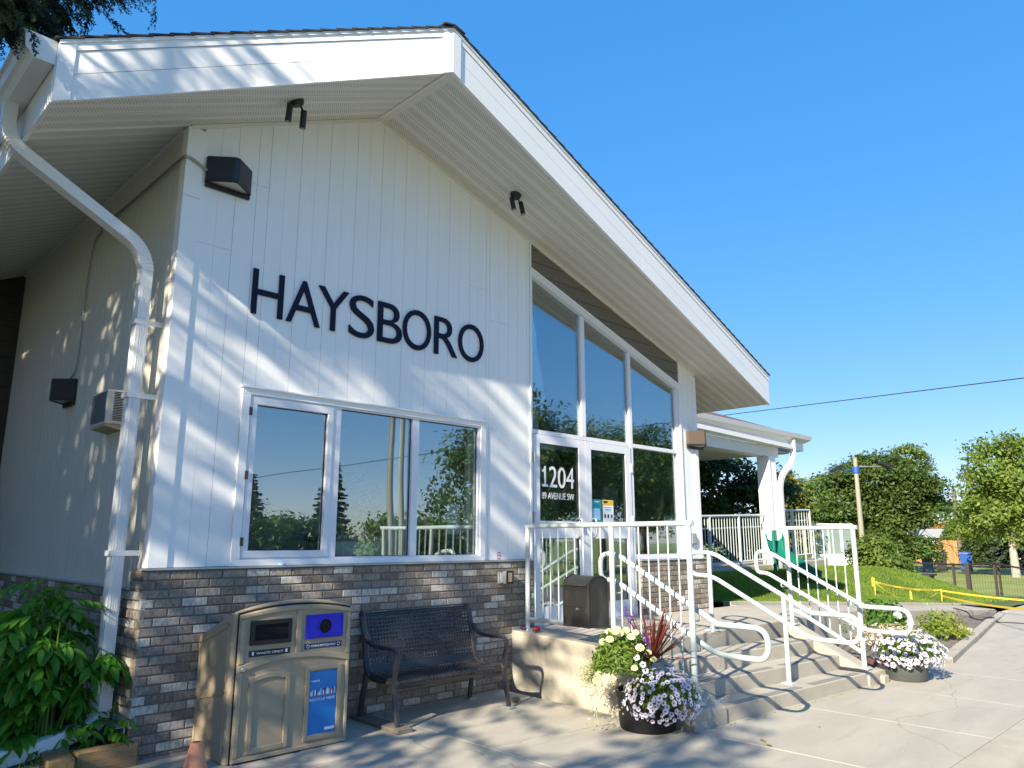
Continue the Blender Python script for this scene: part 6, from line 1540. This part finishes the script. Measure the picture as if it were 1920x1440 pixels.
# burgundy spikes
sc0 = rt*.05+ld*-.02+Vector((0,0,.52))
for k in range(46):
    a = 2*pi*k/46*3.1; e = random.uniform(.25,1.45) if k > 12 else random.uniform(1.1,1.5)
    d = (rt*cos(a)+ld*sin(a))*cos(e)+Vector((0,0,sin(e))); d = (d+rt*.12).normalized(); L_ = random.uniform(.42,.60); w_ = random.uniform(.012,.018); s = d.cross(Vector((0,0,1)) if abs(d.z) < .95 else rt).normalized()
    pts = [sc0+d*(L_*f)+Vector((0,0,-.10*cos(e)*f*f)) for f in (0,.35,.7,1)]; ws = [w_*.8,w_,w_*.8,.0006]
    nrm = s.cross(d); m = MB(); vs = []
    for p, q in zip(pts, ws): vs += [p-s*q, p-nrm*q*.35, p+s*q]
    m.add(vs, [(3*i+j,3*i+j+1,3*i+j+4,3*i+j+3) for i in range(3) for j in range(2)]); m.build('spike_leaf', LF['cordyline'], P1)
# violet wisps
for rx, lx, z in ((-.13,.0,.86),(-.10,.02,.90),(.00,.10,.74),(.02,.12,.70),(-.16,0,.94)):
    C_ = np.array([tuple(rt*(rx+random.gauss(0,.01))+ld*(lx+random.gauss(0,.01))+Vector((0,0,z+random.uniform(-.04,.05)))) for _ in range(26)])
    quads('violet_spire', VIOLET, *leaves_at(C_, .022, None), P1)
# second planter at the far side of the steps
P2 = potted('faded grey pot of white and lavender petunias on the far side of the steps', (7.50,-2.74,gz(7.5,-2.74)), 'pot2', .24, .28)
cushion(P2, (.06,-.03,.30), (.41,.37,.24), 2800, 165, [petw,petw,pet], -.5, minsep=.045, s=(.9,1.5), bias=ld)

# ------------------------------------------------------------------ plants in the bed
def bedplant(name, label, loc, rr, leaf, n, size, cat='plant', flowers=None, tall=0):
    t = empty(name, loc, 0, label, cat); mound(t, 'foliage', leaf, (0,0,rr[2]*.35), rr, n, size, .35)
    m = MB()
    for k in range(7):
        a = 2*pi*k/7; m.tube([(0,0,-.05),(cos(a)*rr[0]*.4,sin(a)*rr[1]*.4,rr[2]*.6)], .006, 5)
    m.build('stems', MT['bark'], t)
    if flowers:
        for k in range(flowers[0]):
            d = Vector((random.gauss(0,1),random.gauss(0,1),abs(random.gauss(0,1)))).normalized(); put('flower', flowers[1], t, Vector((d.x*rr[0],d.y*rr[1],rr[2]*.35+d.z*rr[2]))*1.02, d+Vector((0,0,.3)), flowers[2]*random.uniform(.8,1.2))
    return t
def bz(px, py, z=.12): return onz(px, py, z)
wfl = flower_mesh('flower', PETALW, CREAM, .03)
b1 = bz(1660,1186); bedplant('hydrangea', 'leafy green bush with a pale flower head behind the far hand rail', b1, (.42,.42,.42), 'bedgreen', 1500, .10, 'bush')
hyd = pompon('bloom', PETALW, .09, 4, 9); t_ = bpy.data.objects['hydrangea']
for dx, dz_ in ((.12,.30),(.30,.18)): put('bloom', hyd, t_, rt*dx+ld*.30+Vector((0,0,dz_)), ld+Vector((0,0,.6)), .8)
bedplant('flower_cushion', 'low cushion of cream and bronze blooms behind the grey pot', bz(1672,1212), (.62,.50,.24), 'drybloom', 3800, .035, 'plant', (36,wfl,1.0))
bedplant('golden_shrub', 'small yellow green shrub near the far kerb', bz(1765,1197), (.43,.38,.33), 'bedyellow', 1300, .065, 'shrub')
bedplant('bed_seedling', 'small green plant behind the far railing of the steps', bz(1572,1184,.18), (.13,.13,.17), 'bedgreen', 240, .05)
bedplant('bed_seedling', 'tiny green plant in front of the walkway wall beside the mulch', bz(1594,1176,.18), (.11,.11,.16), 'bedgreen', 200, .05)
bedplant('bed_tuft', 'low green tuft between the grey pot and the golden shrub', bz(1742,1218), (.26,.2,.12), 'bedgreen', 420, .05)
bedplant('bed_tuft', 'yellowish dry tuft growing against the far kerb', bz(1812,1193,.1), (.14,.14,.12), 'bedyellow', 180, .04)
bedplant('bed_tuft', 'little green tuft near the pale stones by the kerb', bz(1796,1196,.1), (.2,.14,.09), 'bedgreen', 260, .045)
for k, (px, py, s, lab) in enumerate(((1752,1208,.11,'pale rounded stone just in front of the golden shrub'),(1798,1180,.13,'pale stone at the right foot of the golden shrub'),(1806,1189,.12,'flat pale stone leaning on the kerb'),(1815,1182,.09,'small pale stone nearest the hose'),(1786,1184,.08,'small tan stone half hidden by the golden shrub'))):
    m = MB(); pr = [(0,-.6),(.6,-.45),(1.0,-.05),(.82,.38),(.35,.6),(0,.62)]; m.lathe(pr,(0,0,0),9); m.v = [(x*(1+.18*sin(5*y+k)),y*(1+.2*cos(4*x+k)),z*.75) for x,y,z in m.v]
    o = tag(m.build('bed_stone', MT['stone'], smooth=True), lab, 'stone'); o.location = onz(px,py,.12); o.scale = (s,s,s); o.rotation_euler = (0,.2,k)
# leaf litter along the foot of the steps and a fallen leaf
C_ = []; 
for k in range(230):
    f = random.random(); p = Q(.4+f*3.2,-2.39-abs(random.gauss(0,.025)),0); C_.append((p.x,p.y,gz(p.x,p.y)+.004))
o = quads('leaf_litter', LF['yellow'], *leaves_at(np.array(C_), .016, None, 2.0)); o['kind'] = 'stuff'
def fallen(label, px, py, s, lf):
    p = onz(px,py,.045); p.z = gz(p.x,p.y)+.008; m = MB(); m.add([(-s,0,0),(-s*.3,-s*.5,.006),(s*.5,-s*.35,.004),(s,0,.012),(s*.5,s*.4,.004),(-s*.3,s*.5,.01)], [(0,1,2,3,4,5)])
    o = tag(m.build('fallen_leaf', LF[lf]), label, 'leaf'); o.location = p; o.rotation_euler = (0,0,random.uniform(0,6))
fallen('pale yellow fallen leaf on the pavement in front of the steps', 1430, 1388, .035, 'yellow')
fallen('curled brown fallen leaf beside the pale yellow one on the pavement', 1442, 1397, .03, 'orange')
fallen('small dark fallen leaf on the slab before the middle hand rail', 1536, 1362, .02, 'orange')

# ------------------------------------------------------------------ shrub bed on the left
m = MB(); vs = []; fs = []
gx = np.linspace(-14,-.115,70); gy = np.linspace(-.18,5.3,36)
for x in gx:
    for y in gy: vs.append((x,y,.13+.02*sin(x*5+y*3)+.015*cos(y*7-x*2)+ .05*min(1,max(0,y-.3))))
for i in range(69):
    for j in range(35): fs.append((i*36+j,(i+1)*36+j,(i+1)*36+j+1,i*36+j+1))
struct(MB().add(vs,fs).build('shrub_bed', MT['soil'], smooth=True))
def timber(label, c, L_, w_, h_, rz):
    m = MB(); m.box(-L_/2,L_/2,-w_/2,w_/2,0,h_); o = tag(m.build('garden_timber', MT['timber'], bevel=.007), label, 'timber', 'timbers edging the shrub bed'); o.location = c; o.rotation_euler = (0,0,rz)
timber('brown edging timber lying against the brick corner', (-.285,-.125,-.04), .39, .12, .245, radians(1))
timber('darker edging timber pointing back under the leafy shrub', (-.565,-.02,-.04), .46, .16, .235, radians(84))
timber('edging timber half hidden behind the leafy shrub', (-1.25,.62,-.04), .9, .13, .30, radians(35))
m = MB(); m.add([(-.49,-.05,.152),(-.125,-.05,.152),(-.125,.55,.162),(-.49,.55,.162)], [(0,1,2,3)]); struct(m.build('gravel_patch', MT['gravel']))
C_ = np.stack([rng.uniform(-.48,-.13,700), rng.uniform(-.05,.5,700), rng.uniform(.153,.168,700)],1); A_ = rng.normal(0,.007,(700,3)); B_ = rng.normal(0,.007,(700,3))
quads('loose_gravel', MT['gravel'], C_, A_, B_)['kind'] = 'stuff'
ww = empty('window_well', (-.14,.32,.1), 0, 'galvanised metal edging against the brick behind the gravel', 'window well')
m = MB(); m.box(-.012,.0,-.36,.36,0,.19); m.box(-.07,.0,-.36,.36,.19,.196); m.build('panel', MT['plate'], ww)
# corrugated drain extension
fx = empty('drain_pipe', (-.225,.26,.5), 0, 'white crimped drain elbow and spout leading away from the downspout foot', 'drain pipe')
pts = fillet([Vector((0,0,.03)),Vector((0,0,-.20)),Vector((-.40,-.12,-.29)),Vector((-1.3,-.40,-.33))], [0,.17,.25,0], 12)
m = MB(); m.rtube(pts, .10, .125, (.28,-.96,0)); m.build('pipe', MT['gutter'], fx)
m = MB()
for i in range(2, 14):
    t = (pts[i+1]-pts[i-1]).normalized(); m.rtube([pts[i]-t*.005, pts[i]+t*.005], .108, .133, (.28,-.96,0))
m.build('elbow_crimp', MT['gutter'], fx)['kind'] = 'stuff'
# elder shrub with compound leaves
def compound(nl, L_, wl):
    m = MB(); 
    def leaflet(p, d, up, l, w_):
        s = d.cross(up).normalized(); n = s.cross(d).normalized(); prof = [(0,0),(.18,.75),(.42,1),(.7,.72),(1,0)]; vs = []
        for f, k in prof:
            c = p + d*l*f - n*(.20*l*f*f); vs += [c - s*w_*k + n*w_*.22*k, c - n*w_*.05, c + s*w_*k + n*w_*.22*k]
        m.add(vs, [(3*i+j,3*i+j+1,3*i+j+4,3*i+j+3) for i in range(4) for j in range(2)])
    ax = [Vector((L_*f,0,-.30*L_*f*f)) for f in (0,.25,.5,.75,1)]
    m.tube(ax, .0025, 4, cap=False); Z = Vector((0,0,1))
    for i in range((nl-1)//2):
        f = .35+.5*i/max(1,(nl-3)//2); p = Vector((L_*f,0,-.30*L_*f*f))
        for sg in (-1,1): leaflet(p, Vector((.6,sg*.75,-.4)).normalized(), Z, L_*.62, wl*.86)
    leaflet(ax[-1], Vector((1,0,-.65)).normalized(), Z, L_*.66, wl*.95)
    return m.mesh('leaf', LF['elder'])
cms = [compound(7,.20,.026), compound(5,.17,.026), compound(7,.23,.030), compound(5,.14,.022)]
el = empty('elder_shrub', (-.58,.22,.13), 0, 'bright green shrub of large compound leaves in front of the downspout', 'shrub')
random.seed(17); m = MB(); cnt = 0
for k in range(15):
    a = 2*pi*k/15 + random.uniform(-.2,.2); lean = random.uniform(.05,.36); H = random.uniform(.80,1.30) if k % 3 else random.uniform(.4,.7)
    if sin(a) < -.2: H *= .85
    pts = bezier([Vector((cos(a)*.05,sin(a)*.05,0)), Vector((cos(a)*lean*.45,sin(a)*lean*.45,H*.5)), Vector((cos(a)*lean,sin(a)*lean,H))],8)
    m.tube(pts, [.011-.0004*i for i in range(len(pts))], 5)
    for q in range(2, len(pts)):
        for _ in range(2 if q < len(pts)-2 else 3):
            if cnt >= 296: break
            az = a + random.gauss(0,1.0) if random.random() < .75 else random.uniform(0,6.28)
            o = link('leaf', random.choice(cms), el); cnt += 1; o.location = pts[q]
            o.rotation_euler = (random.gauss(0,.25), random.uniform(-.25,.55), az); s = random.uniform(.8,1.25); o.scale = (s,s,s)
m.build('stems', LF['potgreen'], el)
e2 = empty('elder_sprout', (-.20,.06,.15), 0, 'small leafy sprout beside the downspout foot at the brick corner', 'plant')
for k in range(13):
    o = link('leaf', random.choice(cms), e2); o.location = (random.gauss(0,.03),random.gauss(0,.03),random.uniform(.08,.33)); o.rotation_euler = (0,random.uniform(-.3,.4),random.uniform(0,6.28)); s = random.uniform(.45,.7); o.scale = (s,s,s)
m = MB(); m.tube([(0,0,-.05),(0.01,0,.33)], .005, 5); m.build('stem', LF['potgreen'], e2)
C_ = np.stack([rng.uniform(-1.3,-.45,420), rng.uniform(-.35,.1,420), np.full(420,.10)],1); hh = rng.uniform(.04,.14,420)
quads('dry_grass', LF['willow'], C_, np.stack([rng.normal(0,.03,420),rng.normal(0,.03,420),hh],1), np.stack([rng.normal(0,.004,420),rng.normal(0,.004,420),np.zeros(420)],1), tri=True)['kind'] = 'stuff'

# ------------------------------------------------------------------ what one sees through and in the window
fp = empty('flower_pot', (1.98,.42,1.66), 0, 'terracotta pot of violet flowers standing behind the middle window pane', 'potted plant')
m = MB(); m.lathe([(.045,0),(.062,.10),(.068,.10),(.068,.125),(.058,.125),(.055,.11),(0,.11)], (0,0,0), 18); m.lathe([(.075,-.012),(.085,.004),(.0,.004)], (0,0,0), 18); m.build('pot', MT['terra'], fp, smooth=True)
C_ = rng.normal(0,1,(220,3))*np.array([.10,.10,.14])+np.array([0,0,.38]); quads('foliage', LF['elder'], *leaves_at(C_, .07, None), fp)
C_ = rng.normal(0,1,(90,3))*np.array([.09,.07,.05])+np.array([0.02,-.05,.27]); quads('blooms', VIOLET, *leaves_at(C_, .045, None), fp)
cb = empty('cabinet', (2.02,.46,.6), 0, 'white cabinet with a grey top inside the office window', 'cabinet')
m = MB(); m.box(-.34,.46,-.22,.3,0,.99); m.build('body', MT['cabinet'], cb); m = MB(); m.box(-.36,.48,-.24,.32,.99,1.05); m.build('top', MT['greyplastic'], cb)
def curtain(label, x0, x1, y, z0, z1):
    n = 40; vs = []; 
    for k in range(n+1):
        x = x0+(x1-x0)*k/n; yy = y+.035*sin(k*1.5)+.01*sin(k*.6); vs += [(x,yy,z0),(x,yy,z1)]
    m = MB(); m.add(vs+[(a,b+.006,c) for a,b,c in vs], [(2*k,2*k+2,2*k+3,2*k+1) for k in range(n)]+[(2*(n+1)+2*k+1,2*(n+1)+2*k+3,2*(n+1)+2*k+2,2*(n+1)+2*k) for k in range(n)])
    tag(m.build('curtain', MT['curtain'], smooth=True), label, 'curtain', 'curtains of the office window')
curtain('white curtain hanging behind the right side of the middle pane', 2.20, 2.55, .13, .7, 2.86)
curtain('white curtain drawn to the right edge of the office window', 3.22, 3.62, .13, .7, 2.86)
for lab, x0, x1, z0, z1, y, mt_ in (('white sheet on a stand seen through the right office pane', 3.02,3.20,1.66,1.98,.22,'paper'),('white board leaning inside the right office pane', 3.36,3.58,1.55,2.06,.30,'cabinet')):
    t = empty('display_board', ((x0+x1)/2,y,z0), 0, lab, 'board'); m = MB(); w_ = (x1-x0)/2; m.box(-w_,w_,-.008,0,0,z1-z0); m.build('sheet', MT[mt_], t)
    for x in (-w_*.6, w_*.6): m = MB(); m.box(x-.006,x+.006,.001,.012,-(z0-.61),.05); m.build('leg', MT['greyplastic'], t)
dk = empty('desk', (3.0,.95,.6), 0, 'cluttered desk inside the right office pane', 'desk')
m = MB(); m.box(-.6,.75,-.3,.3,.72,.76); m.build('top', MT['cabinet'], dk)
for x in (-.55,.7):
    m = MB(); m.box(x-.03,x+.03,-.28,.28,0,.72); m.build('leg', MT['greyplastic'], dk)
for k in range(7):
    m = MB(); m.box(-.5+k*.17,-.5+k*.17+.12,-.2,-.05,.761,.80+.05*(k%3)); o = m.build('papers', [MT['paper'],MT['bluepl'],MT['greyplastic']][k%3], dk)
pt_ = empty('foyer_partition', (6.62,.8,.6), 0, 'white half height partition inside the sidelight pane', 'partition')
m = MB(); m.box(-.16,.16,0,.12,0,1.75); m.build('panel', MT['wallin'], pt_)
bb_ = empty('foyer_block', (5.05,1.3,3.0), 0, 'white boxed duct on a ledge behind the upper entrance panes', 'duct')
m = MB(); m.box(-.95,2.4,0,.7,-.12,.0); m.build('ledge', MT['wallin'], bb_); m = MB(); m.box(.35,.62,.05,.4,.001,.42); m.build('block', MT['wallin'], bb_)
bl = empty('blue_sign', (5.62,.25,.95), 0, 'dark blue panel seen low behind the glass of the right door', 'panel')
m = MB(); m.box(-.2,.2,0,.02,0,.42); m.build('sheet', MT['blue'], bl); m = MB(); m.box(-.08,.10,-.003,-.0005,.2,.3); m.build('print', MT['posterblue'], bl)

# ------------------------------------------------------------------ spruces beside the hall (they shade it) and trees across the street
random.seed(31); rng = np.random.default_rng(31)
conifer('shade_spruce', 'tall spruce left of the hall whose shade falls on the gable', (-8.6,-2.7,-.1), 11.6, 4.0, 'spruce', 1.2, 40, 10, .14, 44, .42, .18, 'spruces beside the hall')
conifer('shade_spruce', 'lower spruce left of the pavement shading the bin and the bench', (-9.6,-5.7,-.1), 8.4, 3.0, 'spruce', 1.0, 28, 11, .15, 40, .3, .16, 'spruces beside the hall')
conifer('shade_spruce', 'spruce beyond the shrub bed shading the side wall', (-8.4,2.2,-.1), 10.5, 3.4, 'spruce', 1.0, 28, 10, .22, 44, .3, .2, 'spruces beside the hall')
# the limbed up spruce whose bough tips hang into the top of the picture
ob = empty('overhanging_spruce', (-5.4,-.2,-.1), 0, 'limbed up spruce with dark bough tips hanging into the top left corner', 'tree', 'spruces beside the hall')
m = MB(); m.tube([(0,0,-.2),(0,0,5),(0,0,11.5)], [.22,.16,.03], 10)
C_, A_, B_ = [], [], []
def spray(p, d, L_, s=.038):
    n = int(L_/.0055)
    for k in range(n):
        f = k/n; c = p+d*L_*f
        q = Vector((random.gauss(0,1),random.gauss(0,1),random.gauss(0,1))); q = (q - d*q.dot(d)).normalized(); v = (q*.85+d*.6).normalized()*s*(1.1-.5*f)
        C_.append(c+v*.5); A_.append(v*.55); B_.append(v.cross(d).normalized()*s*.17)
ORG = Vector((-5.4,-.2,-.1))
def bough(end, z0, n, hang, side=.25, r=.03):
    e = Vector(end)-ORG; st = Vector((0,0,z0)); mid = st.lerp(e,.55)+Vector((0,0,.35)); P_ = bezier([st,mid,e],10); m.tube(P_, [max(.006,r*(1-i/len(P_))) for i in range(len(P_))], 5, cap=False)
    for k in range(n):
        f = .25+.75*random.random()**.6; i = min(len(P_)-2,int(f*(len(P_)-1))); p = P_[i].lerp(P_[i+1],f*(len(P_)-1)-i); t = (P_[i+1]-P_[i]).normalized()
        sd_ = t.cross(Vector((0,0,1)))*random.choice((-1,1)); d = (sd_*random.uniform(.1,.9)+t*random.uniform(.2,.8)+Vector((0,0,-random.uniform(.3,1.2)))).normalized()
        L_ = random.uniform(.14,.34)*hang; spray(p, d, L_)
        for _ in range(2):
            q = p+d*L_*random.uniform(.3,.8); dd = (d+Vector((random.gauss(0,.5),random.gauss(0,.5),random.gauss(-.5,.3)))).normalized(); spray(q, dd, L_*.55)
for px, py, D, n in ((6,28,6.2,90),(30,34,6.0,90),(20,2,5.6,90),(60,-8,6.0,80),(78,22,6.2,70),(-30,10,6.0,80),(118,12,6.6,55),(128,-30,6.3,60),(172,-4,6.9,42),(182,-40,6.6,50),(214,-26,7.0,36),(292,-20,7.6,26),(250,-70,7.2,40)):
    bough(W(px,py,D), random.uniform(5.4,6.6), int(n*1.9), 1.15)
for k in range(60):
    a = random.uniform(0,2*pi); z = random.uniform(6.2,11); R = 3.4*(1-(z-5)/7.0)+.4
    if cos(a) > .1 and sin(a) > -.9 and z < 8: continue
    bough(ORG+Vector((cos(a)*R,sin(a)*R,z-.5)), z, 34, 1.3)
quads('crown', LF['spruce'], np.array(C_), np.array(A_), np.array(B_), ob); m.build('trunk', MT['bark'], ob, smooth=True)
tree('shade_poplar', 'dense leafy tree farther left whose crown dapples the side wall', (-12.3,.9,-.1), 12.2, [((0,0,8.6),(2.2,3.4,3.2)),((.5,1.8,6.6),(2.0,2.6,2.6)),((.3,-1.6,6.4),(1.8,2.2,2.4))], 'dark', .26, ncl=330, per=80, spread=.5, trunk=.28, shell=.5)
for k in range(7):
    tree('street_hedge', ['low dark bushes across the street facing the office window','bushy green thicket across the street left of the poles','thicket across the street right of the poles','dark bushes across the street facing the doors','bushes across the street facing the steps','bushes across the street far right','bushes across the street at the far left'][k], ([12,17,22.5,28,34,41,6][k],-33-k%3*2,-.16), 3.2, [((0,0,1.4),(3.2,1.6,1.6)),((1.8,.4,1.1),(1.8,1.4,1.7)),((-1.9,0,1.2),(1.8,1.4,1.9))], ['dark','mid'][k%2], .3, ncl=90, per=70, spread=.4, trunk=.06, cat='bushes', group='bushes across the street')
# across the street: seen in the panes
random.seed(8)
for k, (x, y, h_, lf, lab) in enumerate(((24.3,-20,9.2,'dark','big leafy tree across the street facing the doors'),(33,-22,9.0,'mid','big leafy tree across the street facing the steps'),(40,-24,9.6,'dark','leafy tree across the street beyond the steps'),(48,-26,9.0,'mid','leafy tree across the street far right'),(15,-44,6.0,'mid','round tree across the street facing the office window'),(21,-50,6.6,'dark','dark round tree across the street farther back'),(57,-24,9,'dark','far leafy tree along the street'))):
    tree('street_tree', lab, (x,y,-.16), h_, [((0,0,h_*.58),(3.3,3.3,h_*.40)),((2.2,.8,h_*.45),(2.4,2.4,h_*.32)),((-2.1,-.6,h_*.45),(2.4,2.4,h_*.32))], lf, .26, ncl=150, per=110, spread=.5, trunk=.25, group='trees across the street')
for k, (x, y, h_, lab) in enumerate(((11,-46,7.6,'spruce across the street at the left of the window reflection'),(14.5,-52,6.4,'second spruce across the street in the window reflection'),(31,-48,8.5,'spruce across the street behind the leafy trees'),(26,-52,7.5,'dark spruce across the street behind the poles'),(5,-50,7,'spruce across the street facing the hall corner'))):
    conifer('street_spruce', lab, (x,y,-.16), h_, h_*.27, 'spruce', .3, 30, 11, .34, 34, .3, .16, 'spruces across the street')
for x, y, lab in ((13.2,-15.2,'wooden street pole facing the middle office pane'),(13.9,-15.6,'second wooden street pole facing the office window')):
    t = empty('street_pole', (x,y,-.1), 0, lab, 'pole', 'poles across the street'); m = MB(); m.tube([(0,0,-.3),(0,0,9.5)], [.10,.075], 10); m.build('shaft', MT['polewood'], t, smooth=True)
    m = MB(); m.tube([(-.1,0,8.2),(-.2,0,8.5),(.0,0,8.9)], .03, 6); m.build('bracket', MT['wire'], t)
wire('service wire from the street pole running left across the street', Vector((13.2,-15.2,6.2)), Vector((-14,-22,7.5)), .5, .02)
wire('second service wire from the street pole running left', Vector((13.2,-15.2,6.7)), Vector((-14,-23,8.6)), .5, .02)
g = MB(); g.box(-60,120,-30,-13.6,-.4,-.08); struct(g.build('far_verge', MT['field']))
